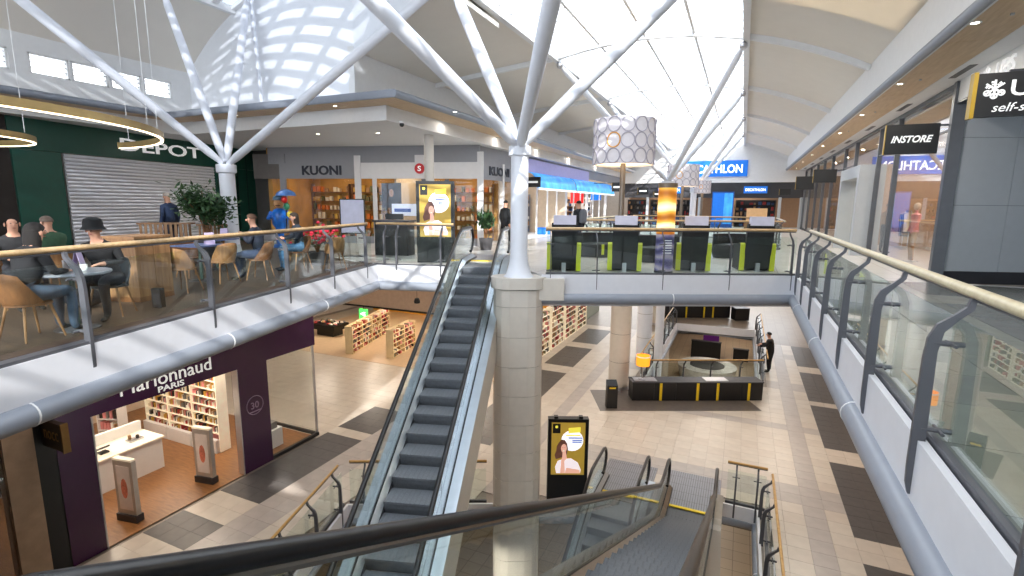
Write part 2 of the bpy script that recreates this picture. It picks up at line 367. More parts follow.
# ---------------------------------------------------------------- roof
RV = 12.2; CX = -3.0; ZA = 6.52
def zv(x, off=0):
    if x < -5.73: return 6.208 - .085 * (-5.73 - x) - .0045 * (x + 5.73) ** 2 + off     # left flank is flatter and wider
    return ZA - RV + sqrt(RV * RV - (x - CX) ** 2) + off
RIBS = [-9.9 + 6.6 * k for k in range(10)]; RIBS = [y - .4 for y in RIBS]       # ... 2.9, 9.5, 16.1 ...
XS = (-10.2, -5.73, -.27, 2.65); YE = 43.0
vault = struct(B().box(-10.4, -10.19, 11.88, YE, 4.2, zv(-10.2) + .2).build('ceiling_vault', [WHITE]))
for k in range(len(RIBS)):
    y0 = max(-9, RIBS[k]); y1 = min(YE, (RIBS + [60])[k + 1])
    if y1 - y0 < .2: continue
    for xa, xb in ((XS[0], XS[1]), (XS[2], XS[3])):
        if xa < -6 and y1 < 10: continue
        gy = lambda x, y: y if xa > -6 or y > y0 + .02 or y0 > 10 else 9.5 + 2.4 * (-5.73 - x) / 4.47
        rows = [[(xa + (xb - xa) * i / 10, gy(xa + (xb - xa) * i / 10, y), zv(xa + (xb - xa) * i / 10, .06)) for i in range(11)] for y in (y0 + .01, (y0 + y1) / 2 if y0 > 10 else 13.5, y1 - .01)]
        B().shell(rows, lambda p: Vector((0, 0, .1))).build('vault_panel', [BEIGE], vault, smooth=True)
for y in RIBS:
    if y < -9 or y > YE: continue
    rows = []
    b = B(); xl = XS[0] if y > 10 else XS[1]
    for i in range(24):
        x0 = xl + (XS[3] - xl) * i / 24; x1 = xl + (XS[3] - xl) * (i + 1) / 24
        b.beam((x0, y, zv(x0, -.01)), (x1, y, zv(x1, -.01)), .12, .16)
    b.build('roof_rib', [WHITE], vault)
sky = struct(B().beam((XS[1], -9, zv(XS[1])), (XS[1], YE, zv(XS[1])), .16, .26).beam((XS[2], -9, zv(XS[2])), (XS[2], YE, zv(XS[2])), .16, .26).build('window_1', [WHITE]))
xp = [XS[1] + (XS[2] - XS[1]) * i / 4 for i in range(5)]
for x in xp[1:4]: B().beam((x, -9, zv(x, .06)), (x, YE, zv(x, .06)), .07, .14).build('purlin', [WHITE], sky)
STEP = .66; nb = int((YE + 9) / STEP)
bars = B()
for k in range(nb):
    y = RIBS[0] + .4 + .5 + k * STEP
    if y > YE: break
    for i in range(8):
        x0 = XS[1] + (XS[2] - XS[1]) * i / 8; x1 = XS[1] + (XS[2] - XS[1]) * (i + 1) / 8
        bars.beam((x0, y, zv(x0, .1)), (x1, y, zv(x1, .1)), .05, .07)
stuff(bars.build('glazing_bars', [WHITE], sky))
npn = 0; rest = B(); pane_me = {}
for k in range(int((YE + 9) / (2 * STEP)) + 1):
    y0 = -9.0 + k * 2 * STEP; y1 = min(YE, y0 + 2 * STEP - .02)
    if y1 <= y0: continue
    for c in range(4):
        x0, x1 = xp[c] + .01, xp[c + 1] - .01
        vs = [(x0, y0, zv(x0, .13)), (x1, y0, zv(x1, .13)), (x1, y1, zv(x1, .13)), (x0, y1, zv(x0, .13))]
        if y0 > 6: B().extr(vs, (0, 0, .012)).build('pane', [SKYGLASS], sky)
        else: rest.extr(vs, (0, 0, .012))
rest.build('pane', [SKYGLASS], sky)
# second vault over the terrace, ends at a white lunette wall
V2X0, V2X1, V2Z, V2A = -17.15, -5.73, 5.85, 8.17; c2 = (V2X0 + V2X1) / 2; hw = (V2X1 - V2X0) / 2; sg = V2A - V2Z; R2 = (hw * hw + sg * sg) / (2 * sg)
def z2(x, o=0): return V2A - R2 + sqrt(max(0, R2 * R2 - (x - c2) ** 2)) + o
LY = 11.9
vs2 = struct(B().box(V2X0 - .15, V2X0, -9, LY + .1, 4.3, 4.9).box(V2X0 - .15, V2X0, -9, LY + .1, 5.42, 5.95).build('wall_clerestory', [WHITE]))
wy = [(-8.5, -6.4), (-5.4, -2.4), (-1.5, 1.5), (2.2, 4.7), (5.0, 7.2), (7.6, 8.5), (8.54, 9.44), (9.5, 10.36), (10.42, 11.28)]
prev = -9
for n_, (a, c) in enumerate(wy + [(LY + .1, LY + .1)]):
    B().box(V2X0 - .15, V2X0, prev, a, 4.9, 5.42).build('wall_pier', [WHITE], vs2); prev = c
    if n_ < len(wy):
        w_ = struct(B().box(V2X0 - .13, V2X0 - .02, a, a + .05, 4.9, 5.42).box(V2X0 - .13, V2X0 - .02, c - .05, c, 4.9, 5.42).box(V2X0 - .13, V2X0 - .02, a, c, 4.9, 4.93).box(V2X0 - .13, V2X0 - .02, a, c, 5.39, 5.42).build('window_%d' % (n_ + 2), [WHITE]))
        for zz in (5.06, 5.19, 5.31): B().box(V2X0 - .1, V2X0 - .05, a + .05, c - .05, zz, zz + .015).build('window_bar', [STEEL], w_)
        B().box(V2X0 - .08, V2X0 - .07, a + .05, c - .05, 4.93, 5.39).build('pane', [SKYGLASS], w_)
lun = B(); arc = [x for x in [V2X0 + (V2X1 - V2X0) * i / 30 for i in range(31)] if x < -10.3] + [-10.2]
lun.extr([(V2X0, LY, 4.2), (-10.2, LY, 4.2)] + [(x, LY, z2(x, .1)) for x in arc[::-1]], (0, .12, 0))
lun2 = B().extr([(-10.2, LY, zv(-10.2) - .02), (-5.73, 9.5, zv(-5.73) - .02), (-5.73, 9.5, z2(-5.9, .3)), (-7.5, 10.45, z2(-7.5, .15)), (-10.2, LY, z2(-10.2, .15))], (.06, .11, 0))
LUN = mat('lunette_white', (.92, .93, .95), .7, var=.01); wl = struct(lun.build('wall_lunette', [LUN])); struct(lun2.build('wall_lunette_flank', [LUN]))
v2 = struct(B().box(-5.85, -5.7, -9, 9.5, 5.86, 6.25).build('ceiling_terrace', [WHITE]))
S2 = (-14.8, -8.0)
for k in range(len(RIBS)):
    y0 = max(-9, RIBS[k]); y1 = min(LY, (RIBS + [60])[k + 1])
    if y1 - y0 < .2: continue
    for xa, xb in ((V2X0, S2[0]), (S2[1], V2X1)):
        rows = [[(xa + (xb - xa) * i / 8, y, z2(xa + (xb - xa) * i / 8)) for i in range(9)] for y in (y0, y1)]
        B().shell(rows, lambda p: Vector((0, 0, .1))).build('vault_panel', [BEIGE], v2, smooth=True)
sk2 = struct(B().beam((S2[0], -9, z2(S2[0])), (S2[0], LY, z2(S2[0])), .16, .2).beam((S2[1], -9, z2(S2[1])), (S2[1], LY, z2(S2[1])), .16, .2).build('window_20', [WHITE]))
x2 = [S2[0] + (S2[1] - S2[0]) * i / 5 for i in range(6)]
for x in x2[1:5]: B().beam((x, -9, z2(x)), (x, LY, z2(x)), .22, .12).build('purlin', [WHITE], sk2)
y = -8.6
while y < LY:
    b = B()
    for i in range(6):
        xa, xb = S2[0] + (S2[1] - S2[0]) * i / 6, S2[0] + (S2[1] - S2[0]) * (i + 1) / 6; b.beam((xa, y, z2(xa)), (xb, y, z2(xb)), .21, .08)
    b.build('glazing_bar', [WHITE], sk2)
    for c in range(5):
        xa, xb = x2[c], x2[c + 1]; B().extr([(xa, y, z2(xa, .06)), (xb, y, z2(xb, .06)), (xb, min(LY, y + .64), z2(xb, .06)), (xa, min(LY, y + .64), z2(xa, .06))], (0, 0, .012)).build('pane', [TINTGLASS], sk2)
    y += .66
# flat roofs over the shops
struct(B().box(2.76, 14, -9, YE + 4, 4.5, 4.7).box(-26, -10.3, LY + .1, YE + 4, 4.5, 4.7).box(-26, V2X0 - .1, -9, LY + .1, 4.4, 4.6).build('ceiling_shops', [WHITE]))
# ---------------------------------------------------------------- right side soffit and fascia
ZS = 4.25
struct(B().box(2.65, 2.75, -9, YE, ZS, zv(2.65) + .1).build('wall_right', [WHITE]))
sof = struct(B().box(3.48, 3.9, -9, YE, ZS + .0, ZS + .05).build('ceiling_right', [WHITE]))
B().tube([(2.66, -9, ZS + .06), (2.66, YE, ZS + .06)], .085, 12).build('edge_nosing', [PIPE], sof, smooth=True)
y = -9
while y < YE:
    B().box(2.67, 3.475, y, min(YE, y + 2.18), ZS + .005, ZS + .04).build('wood_panel', [SLATW], sof); y += 2.2
for k in range(9):
    yy = 8.5 + k * 4.0; B().box(3.6, 3.72, yy, yy + 1.1, ZS - .006, ZS + .01).build('air_slot', [DSTEEL], sof)
dl0 = None
for k, (px, py) in enumerate(((975, 23), (900, 84), (862, 115), (840, 133), (823, 146), (812, 155), (803, 162), (796, 168), (790, 172))):
    p = atz(px, py, ZS)
    if dl0 is None:
        dl0 = thing('downlight', 'small round white downlight in the wooden strip above the right shopfronts', 'downlight', (p.x, p.y, ZS), 0, 'downlights in the right wooden soffit')
        B().lathe([(.05, -.004), (.08, -.006), (.08, .01), (.05, .01)], n=16, caps=False).build('ring', [WHITE], dl0, local=True); B().lathe([(.052, .0), (.052, .006)], n=16).build('lens', [LAMPW], dl0, local=True)
    else: dup(dl0, (p.x, p.y, ZS))
for k in range(8): B().box(3.1, 3.14, 9.5 + k * 4, 9.54 + k * 4, ZS - .02, ZS + .01).build('sprinkler', [CHROME], sof)
# ---------------------------------------------------------------- left canopies
cL = -8.1; cY = 10.85
can = struct(B().box(-26, cL - .1, cY + .1, LY + .05, ZS + .05, ZS + .12).box(-10.3, cL - .1, LY, YE, ZS + .05, ZS + .12).build('ceiling_left', [WHITE]))
NOS = [(-16.85, -9, ZS + .08), (-16.85, cY, ZS + .08), (cL, cY, ZS + .08), (cL - .4, YE, ZS + .08)]
B().tube(NOS, .10, 12).build('edge_nosing', [PIPE], can, smooth=True)
def woodstrip(a, c, n, w=.85, seg=2.2):
    a, c, n = Vector(a), Vector(c), Vector(n); L = (c - a).length; d = (c - a).normalized(); s_ = 0
    while s_ < L - .05:
        e = min(L, s_ + seg - .015); B().obox(a + d * (s_ + e) / 2 + n * w / 2 + Vector((0, 0, .02)), d * (e - s_) / 2, n * w / 2, (0, 0, .02)).build('wood_panel', [SLATW], can); s_ += seg
woodstrip((cL, cY, ZS), (-16.85, cY, ZS), (0, 1, 0)); woodstrip((cL - .1, cY + .87, ZS), (cL - .4, YE, ZS), (-1, 0, 0)); woodstrip((-16.85, cY + .8, ZS), (-16.85, -9, ZS), (-1, 0, 0), .7)
B().box(-9.04, cL - .05, cY + .8, cY + .93, ZS + .01, ZS + .1).build('corner_fill', [SLATW], can)
ZB = 3.9
struct(B().prism([(-17.5, cY + .85), (-9.0, cY + .85), (-9.3, YE), (-9.9, YE), (-9.9, 21), (-26, 21), (-26, -9), (-17.6, -9)], ZB - .04, ZB).build('ceiling_soffit', [WHITE]))
struct(B().box(-17.5, -9.0, cY + .85, cY + .91, ZB, ZS + .02).box(-9.08, -8.98, cY + .83, cY + .95, ZB, ZS + .02).box(-17.6, -17.54, -9, cY + .9, ZB, ZS + .02).extr([(-9.0, cY + .85, ZB), (-9.3, YE, ZB), (-9.36, YE, ZB), (-9.06, cY + .85, ZB)], (0, 0, ZS - ZB + .02)).build('wall_bulkhead', [WHITE]))
for px, py in ((335, 106), (455, 112), (236, 115), (378, 133), (318, 134), (520, 143), (548, 153)):
    p = atz(px, py, ZS if py < 120 or px > 500 else ZB - .04); dup(dl0, (p.x, p.y, (ZS if py < 120 or px > 500 else ZB - .04)), 0, 'small round white downlight in the canopy above the left shopfronts')['group'] = 'downlights in the left canopy'
cc = thing('security_camera', 'black dome security camera under the white canopy corner', 'camera', (*aty(402, 130, cY + 1.2)[:2], ZB - .04))
B().lathe([(.05, -.05), (.07, -.04), (.07, 0), (.02, 0)], n=14).build('mount', [WHITE], cc, local=True); B().ball((0, 0, -.08), .065).build('dome', [BLACK], cc, local=True, smooth=True)
# ---------------------------------------------------------------- far end wall and enclosing walls
far = struct(B().extr([(-9.4, YE, 3.4), (3.95, YE, 3.4)] + [(3.95, YE, 5.2)] + [(x, YE, zv(x, .15)) for x in (2.65, 1, -1, -3, -5, -7, -8.65, -10.3)] + [(-10.4, YE, 5.2)], (0, .2, 0)).build('wall_far', [WHITE]))
struct(B().box(14, 14.2, -9, 60, L0, 4.7).box(-26.2, -26, -9, 60, L0, 4.7).box(-26, 14, -9.2, -9, L0, 0).box(-26, 14, 60, 60.2, L0, 0).box(-26, 14, 47, 47.2, -.7, 4.7).build('wall_outer', [mat('outer_wall', (.72, .68, .64), .8)]))
bw = struct(B().box(-26, 14, -9.1, -9, 0, .1).box(-26, 14, -9.1, -9, 4.3, 4.6).build('window_30', [STEEL]))  # unseen end behind the camera, glazed to let fill light in
for k in range(21): B().box(-26 + k * 2 - .04, -26 + k * 2 + .04, -9.12, -9, 0, 4.5).build('mullion', [STEEL], bw)
for k in range(20): B().box(-26 + k * 2 + .04, -26 + k * 2 + 1.96, -9.06, -9.05, .1, 4.3).build('pane', [SKYGLASS], bw)
# ================================================================ RAILINGS
def post_profile(n_in, z):    # outline in (inward, up)
    pts = [(-.045, -.30), (-.025, -.38), (-.005, -.38), (.035, -.16), (.032, .35), (.028, .68), (.05, .82), (.12, .91), (.19, .985), (.20, 1.06),
           (.165, 1.06), (.15, 1.0), (.09, .94), (.005, .87), (-.035, .77), (-.045, .62), (-.05, .2), (-.05, -.16)]
    return pts
def railing(label, a, b, z, n_in, posts, railmat, wood_r=.034, foot=True, group=None, ext=(0, 0), thick=.042, drop=0.0):
    a, b, n_in = Vector((a[0], a[1], z)), Vector((b[0], b[1], z)), Vector((*n_in, 0)).normalized(); d = (b - a).normalized(); L = (b - a).length
    t = thing('glass_railing', label, 'railing', (a.x, a.y, z), 0, group); up = Vector((0, 0, 1)); n_out = -n_in
    B().tube([a - d * ext[0] + n_in * .185 + up * 1.09, b + d * ext[1] + n_in * .185 + up * 1.09], wood_r, 14).build('handrail', [railmat], t, smooth=True)
    B().tube([a + n_in * .185 + up * 1.045, b + n_in * .185 + up * 1.045], .012, 8).build('rail_bar', [STEEL], t)
    B().obox((a + b) / 2 + n_in * (.07 if not drop else .03) + up * (.035 if not drop else -drop / 2 - .005), d * L / 2, n_in * (.025 if not drop else .075), up * (.035 if not drop else drop / 2 + .012)).build('base_channel', [STEEL], t)
    p0 = None
    prof = post_profile(n_in, z)
    if not foot: prof = [(u, max(v, .02)) for u, v in prof if v > -.1]; prof = [(-.06, .02), (.045, .02)] + [p for p in prof if p[1] > .05]
    for s in posts:
        c = a + d * s + n_out * .02
        po = B().extr([c - d * thick / 2 + n_in * u + up * v for u, v in prof], d * thick).build('post', [STEEL], t)
        for zz in (.12, .74):
            B().tube([c + n_in * .0 + up * zz + d * .0, c + n_in * .17 + up * zz], .02, 8).build('clamp', [STEEL], po, smooth=True)
            B().tube([c - d * .09 + n_in * .1 + up * zz, c + d * .09 + n_in * .1 + up * zz], .012, 8).build('clamp_arm', [STEEL], po, smooth=True)
    s0 = [0] + [s for s in posts if .05 < s < L - .05] + [L]
    for i in range(len(s0) - 1):
        p, q = a + d * (s0[i] + .015) + n_in * .085, a + d * (s0[i + 1] - .015) + n_in * .085
        B().obox((p + q) / 2 + up * .50, (q - p) / 2, n_in * .005, up * .43).build('glass_panel', [GLASS], t)
    return t
railing('long glass balustrade with pale round handrail along the right gallery', (1.27, -.8), (1.27, 13.62), 0, (1, 0),
        [s + .8 for s in (-.4, 1.15, 2.72, 4.27, 5.84, 7.38, 8.95, 10.5, 12.0, 13.3)], RAILPALE, .04, thick=.034)
nb_ = Vector((-sin(BR), cos(BR))); db = Vector((-cos(BR), -sin(BR)))
railing('glass balustrade with wooden handrail along the front of the bridge seats', BP(.05), BP(6.0), 0, nb_, [.15, 1.62, 3.2, 4.76, 5.85], RAILWOOD, .034, thick=.016)
nt_ = Vector((-cos(AT), -sin(AT)))
railing('long wooden-topped glass balustrade along the cafe terrace edge', W2(-3.5), W2(8.2), 0, nt_, [.2, 1.7, 3.55, 5.55, 7.6, 9.35, 11.1], RAILWOOD, .034, drop=.06)
de = (e_ll - wc).normalized(); railing('short glass balustrade in front of the upstairs advertising display', (wc.x - .05, wc.y), e_ll, 0, (-de.y, de.x), [.3, .65, 1.9], RAILWOOD, .034, drop=.06)
railing('glass balustrade with golden rail right of the landing escalators downstairs', (.96, 2.6), (.96, 13.35), L1, (1, 0), [1, 2.7, 4.4, 6.1, 7.8, 9.4, 10.5], GOLDRAIL, .03)
railing('short glass balustrade with golden rail beside the escalator landing plate', (.12, 13.42), (1.05, 13.42), L1, (0, 1), [.22, .72], GOLDRAIL, .03)
railing('slanting glass balustrade with golden rail left of the rising escalator downstairs', (-6.4, 1.9), (-8.7, 9.2), L1, (-1, -.31), [.5, 2, 3.5, 5, 6.1, 7.3], GOLDRAIL, .03)
railing('glass balustrade with golden rail behind the rising escalator downstairs', (-8.68, 9.28), (-5.5, 10.8), L1, (-.433, .9), [.4, 1.6, 3], GOLDRAIL, .03)
railing('glass balustrade around the distant lower opening, behind the black counter', (-3.4, 21.82), (1.2, 24.0), L1, (.43, -.9), [.5, 1.7, 2.9, 4.2], GOLDRAIL, .03)
railing('glass balustrade along the left side of the distant lower opening', (-3.52, 21.9), (-3.52, 34), L1, (-1, 0), [1 + 1.9 * k for k in range(7)], GOLDRAIL, .03)
railing('glass balustrade along the right side of the distant lower opening', (1.27, 24.2), (1.27, 34.3), L1, (1, 0), [1 + 1.9 * k for k in range(6)], GOLDRAIL, .03)
railing('glass balustrade along the back edge of the bridge', V2P[1], V2P[0], 0, (.42, -.9), [.8 + 1.5 * k for k in range(5)], RAILWOOD, .03)
railing('glass balustrade on the right of the far upper opening', (1.3, V2P[0][1]), (1.3, 28.1), 0, (1, 0), [1 + 2 * k for k in range(3)], RAILPALE, .03)
railing('glass balustrade on the left of the far upper opening', (-5.6, V2P[1][1]), (-5.6, 28.1), 0, (-1, 0), [1 + 2 * k for k in range(4)], RAILPALE, .03)
railing('glass balustrade across the far end of the upper opening', (-5.5, 28.33), (1.2, 28.33), 0, (0, 1), [1 + 1.6 * k for k in range(4)], RAILWOOD, .03)

# ================================================================ ESCALATORS
SL = radians(27.3)
STEPT = mat('step_tread', (.45, .465, .49), .45, .0, var=.12, scale=30); STEPR = mat('step_riser', (.42, .435, .46), .45, .0, var=.1, scale=20)
ALU = mat('deck_aluminium', (.74, .77, .80), .28, .75, var=.04); BRONZE = mat('deck_bronze', (.55, .52, .48), .3, .8, var=.05)
YEL = mat('comb_yellow', (.93, .80, .10), .5); PLATE = gridmat('landing_plate', (.52, .52, .545), (.30, .30, .32), .06, .3, .03, .012, .4)
TRUSS = mat('truss_cladding', (.80, .77, .72), .35, var=.03); SKIRT = mat('skirt_dark', (.16, .16, .18), .35, .4)
def escalator(label, loc, rz, rise, w=.95, flat=.8, decks=ALU, cover=TRUSS, plate=1.9):
    t = thing('escalator', label, 'escalator', loc, rz); run = rise / tan(SL)
    def zc(y):                      # nosing line in local y (rising along +y), lower comb at 0
        if y < flat: return 0.0
        if y > flat + run: return rise
        return (y - flat) * tan(SL)
    Ltot = run + 2 * flat; sd_ = .40; ns = int(Ltot / sd_)
    sb = B(); sb.box(-w / 2, w / 2, 0, sd_ + .02, -.035, 0); sb.cur = 1
    prof = [(0, -.02), (.012, -.06), (.03, -.13), (.07, -.24), (.10, -.24), (.06, -.12), (.04, -.03)]
    sb.extr([(-w / 2, y, z) for y, z in prof], (w, 0, 0))
    for k in range(11): sb.box(-w / 2 + .04 + k * (w - .08) / 10 - .006, -w / 2 + .04 + k * (w - .08) / 10 + .006, .01, sd_ - .02, 0, .006)
    sm = sb.mesh('step', [STEPT, STEPR] if decks is ALU else [mat('step_tread_dark', (.33, .345, .37), .45, var=.12, scale=30), mat('step_riser_dark', (.30, .31, .33), .45)])
    for k in range(ns):
        y = .02 + k * sd_; zt = zc(y + sd_ * .98) if y < flat + run else rise
        o = bpy.data.objects.new('step', sm); COL.objects.link(o); o.parent = t; o.location = (0, y, zt - .004)
    path = []
    def P(y): return Vector((0, y, zc(y)))
    nose = [(-.55, 0), (flat * .35, 0), (flat * .8, .05), (flat * 1.25, .03 + flat * .25 * tan(SL)), (flat + run - flat * .25, rise - flat * .25 * tan(SL) - .03 + .0), (flat + run + flat * .2, rise - .05 + .04), (flat + run + flat * .65, rise), (Ltot + .55, rise)]
    HR = .96
    for sx in (-1, 1):
        x = sx * (w / 2 + .125)
        top = [Vector((x, y, z + HR)) for y, z in nose]
        def newel(y, z, s): return [Vector((x, y + s * .36 * sin(a), z + HR - .36 + .36 * cos(a))) for a in [pi * k / 7 for k in range(1, 8)]]
        lo = newel(nose[0][0], 0, -1); hi = newel(nose[-1][0], rise, 1)
        loop = lo[::-1] + top + hi
        b = B(); b.tube(loop, .042, 10); o = b.build('handrail', [RUBBER], t, local=True, smooth=True)
        g2 = B(); g2.tube([p + Vector((0, 0, -.05)) if 7 <= i < 7 + len(top) else p * 1.0 for i, p in enumerate(loop)][6:8 + len(top)], .028, 8); g2.build('handrail_guide', [decks], t, local=True, smooth=True)
        # glass panels between handrail and deck
        ys = [-.5] + [flat * 1.1 + run * k / 7 for k in range(0, 8)] + [Ltot + .5]
        def zn(y):
            for (ya, za), (yb, zb) in zip(nose, nose[1:]):
                if ya <= y <= yb: return za + (zb - za) * (y - ya) / (yb - ya)
            return rise if y > 1 else 0
        for ya, yb in zip(ys, ys[1:]):
            b = B(); mids = [ya + .01] + [y for y, _ in nose if ya + .02 < y < yb - .02] + [yb - .01]
            b.extr([(x - .005, y, zn(y) + .16) for y in mids] + [(x - .005, y, zn(y) + HR - .05) for y in mids[::-1]], (.01, 0, 0)); b.build('glass_panel', [GLASS], t, local=True)
        # newel end glass
        for s_, y_, z_ in ((-1, nose[0][0], 0), (1, nose[-1][0], rise)):
            B().extr([(x - .005, y_ + s_ * .32 * sin(a), z_ + HR - .36 + .32 * cos(a)) for a in [pi * k / 8 for k in range(9)]], (.01, 0, 0)).build('newel_glass', [GLASS], t, local=True)
        # decks: inner sloped and outer strip with dark gap
        prof2 = [(y, zn(y)) for y in [-.85] + [n[0] for n in nose] + [Ltot + .85]]
        def strip(name, xa, xb, z_a, z_b, th, m):
            rows = [[(sx * (w / 2 + xa), y, z + z_a), (sx * (w / 2 + xb), y, z + z_b)] for y, z in prof2]
            B().shell(rows, lambda p: Vector((0, 0, -th))).build(name, [m], t, local=True)
        strip('inner_deck', .0, .105, .05, .15, .03, decks); strip('outer_deck', .145, .32, .155, .15, .03, decks); strip('deck_channel', .10, .15, .13, .13, .05, BLACK)
        strip('skirt', -.004, .012, .07, .07, .36, SKIRT)
        rows = [[(sx * (w / 2 + .32), y, z + .14), (sx * (w / 2 + .32), y, z - .85 if 0 < y < Ltot else z - .02 if y < 1 else z - .5)] for y, z in prof2]
        B().shell(rows, lambda p: Vector((-sx * .02, 0, 0))).build('truss_side', [cover], t, local=True)
    rows = [[(-(w / 2 + .25), y, z - .83), (w / 2 + .25, y, z - .83)] for y, z in [(.8, -.0), (flat * 1.6, .2), (flat + run, rise), (Ltot, rise)]]
    B().shell(rows, lambda p: Vector((0, 0, -.02))).build('truss_bottom', [cover], t, local=True)
    for y0, y1, z in ((-plate, -.02, 0), (Ltot + .02, Ltot + plate, rise)):
        B().box(-w / 2 - .24, w / 2 + .24, y0, y1, z + .001, z + .02).build('landing_plate', [PLATE], t, local=True)
        ye = y1 - .06 if z == 0 else y0 - .02
        B().box(-w / 2, w / 2, ye, ye + .09, z + .012, z + .03).build('comb_plate', [YEL], t, local=True)
    return t
run6 = 6 / tan(SL)
# rising escalator: upper knuckle at TK
lo_up = TK - ux * (run6 + .8)
escalator('escalator rising to the bridge left of the tall white column', (lo_up.x, lo_up.y, L1), AZ, 6.0, .88)
# descending escalator beside the camera: lower comb at y 12.7
escalator('near escalator descending past the camera with dark handrails', (-.72, 12.68, L1), pi, 6.0, .95, .8, BRONZE, BRONZE)
# second escalator from the landing down to the basement, towards the camera
rise0 = L1 - L0; run0 = rise0 / tan(SL)
escalator('escalator sinking to the basement beside the landing plate', (-2.45, 12.6 - run0 - 1.6, L0), 0, rise0, .95, .8, ALU, PIPE)

# ================================================================ COLUMNS
def stadium(cx, cy, a, hl, r, n=8):      # oblong outline, long axis along angle a
    d = Vector((cos(a), sin(a))); q = Vector((-sin(a), cos(a))); P = []
    for s in (1, -1):
        for k in range(n + 1):
            th = -pi / 2 + pi * k / n; P.append(Vector((cx, cy)) + d * (s * hl + s * r * cos(th)) + q * (s * r * sin(th)))
    return [(p.x, p.y) for p in P]
CLAD = mat('column_cladding', (.83, .80, .76), .4, var=.03); CLADW = mat('column_white', (.88, .89, .92), .35, var=.02)
CC = (-4.70, 10.88)
tc_ = thing('clad_column', 'tall oblong column clad in cream panels under the white steel tree', 'column', (*CC, L0))
B().prism(stadium(*CC, BR, .21, .36), L0, -.3).build('core', [mat('column_joint', (.62, .59, .55), .8)], tc_)
z = L0
while z < -.32:
    z1 = min(-.3, z + .72)
    out = stadium(*CC, BR, .21, .375, 6); m_ = len(out) // 2
    for k in range(0, 2):
        seg = out[k * m_:(k + 1) * m_]; inn = [(CC[0] + (x - CC[0]) * .9, CC[1] + (y - CC[1]) * .9) for x, y in seg]
        # two half shells and the flat joins
        b = B(); b.prism(seg + inn[::-1], z + .006, z1 - .006); b.build('cladding_panel', [CLAD], tc_)
        nx_ = out[((k + 1) * m_) % len(out)]; la = seg[-1]
        b = B(); q = [la, nx_, (CC[0] + (nx_[0] - CC[0]) * .9, CC[1] + (nx_[1] - CC[1]) * .9), inn[-1]]; b.prism(q, z + .006, z1 - .006); b.build('cladding_panel', [CLAD], tc_)
    z = z1
B().prism(stadium(*CC, BR, .23, .42), -.28, -.02).build('capital', [CLAD], tc_)
B().prism([tuple((Vector(CC) + Vector((cos(BR), sin(BR))) * s + Vector((-sin(BR), cos(BR))) * q)[:2]) for s, q in ((.3, -.25), (1.05, -.25), (1.05, .5), (.3, .5))], -.55, -.05).build('corbel', [CLAD], tc_)
def steel_tree(label, head, ztop, zbase, ends, r=.2, rs=.13):
    hx, hy = head
    t = thing('steel_tree', label, 'column', (hx, hy, zbase))
    B().lathe([(r * 1.75, 0), (r * 1.5, .06), (r * 1.15, .3), (r, .5), (r, ztop - zbase - .25)], (hx, hy, zbase), 24).build('shaft', [CLADW], t, smooth=True)
    B().lathe([(r * 1.05, -.25), (r * 1.28, -.22), (r * 1.28, -.02), (r * 1.0, 0)], (hx, hy, ztop), 24).build('collar', [CLADW], t, smooth=True)
    for e in ends:
        a = Vector((hx, hy, ztop - .05)); e = Vector(e); d = (e - a).normalized(); L = (e - a).length
        st = B().tube([a + d * .12, a + d * .5, a + d * (L * .5), a + d * (L - .5), a + d * (L - .1)], [rs * .55, rs * .9, rs, rs * .85, rs * .4], 14).build('strut', [CLADW], t, smooth=True)
        B().ball(e - d * .06, .11, n=10, m=6).build('joint', [CHROME], st, smooth=True)
    return t
zj = zv(-.27) - .2
steel_tree('white branching steel column standing on the tall cream column', CC, 2.95, -.02, [(-5.65, 2.9, zj), (-5.65, 9.5, zj), (-.32, 2.9, zj), (-.32, 9.5, zj)], .2, .135)
for k, hy in enumerate((24.2, 37.4)):
    steel_tree(['white branching steel column behind the bridge seats', 'farthest white branching steel column near the end wall'][k], (-3.2, hy), 2.75, L0 if k == 0 else 0, [(x, hy - q, zj) for x in (-5.65, -.32) for q in (8.1, 1.5)], .2, .11)
# terrace tree
H1 = Vector((-13.05, 9.88, 2.64))
zs2 = z2(S2[0]) - .1
e3 = atz(247, 8, zs2)
steel_tree('white branching steel column rising from the cafe terrace', H1[:2], 2.66, 0, [(S2[0], 4.6, zs2), (S2[0], 9.7, zs2), (-13.8, 11.6, z2(-13.8) - .12), (-5.8, 9.45, 6.0)], .2, .115)
stb = atz(266, 118, ZS + .1)
ps = thing('prop_strut', 'thin white prop between the canopy edge and the terrace roof', 'strut', (-13.3, LY - .5, ZS + .15)); B().tube([(-13.3, LY - .5, ZS + .15), (-13.75, LY - .25, z2(-13.75) - .15)], .06, 12).build('tube', [CLADW], ps, smooth=True); B().lathe([(.1, 0), (.1, .12), (.07, .16)], (-13.3, LY - .5, ZS + .12), 12).build('foot', [CLADW], ps)
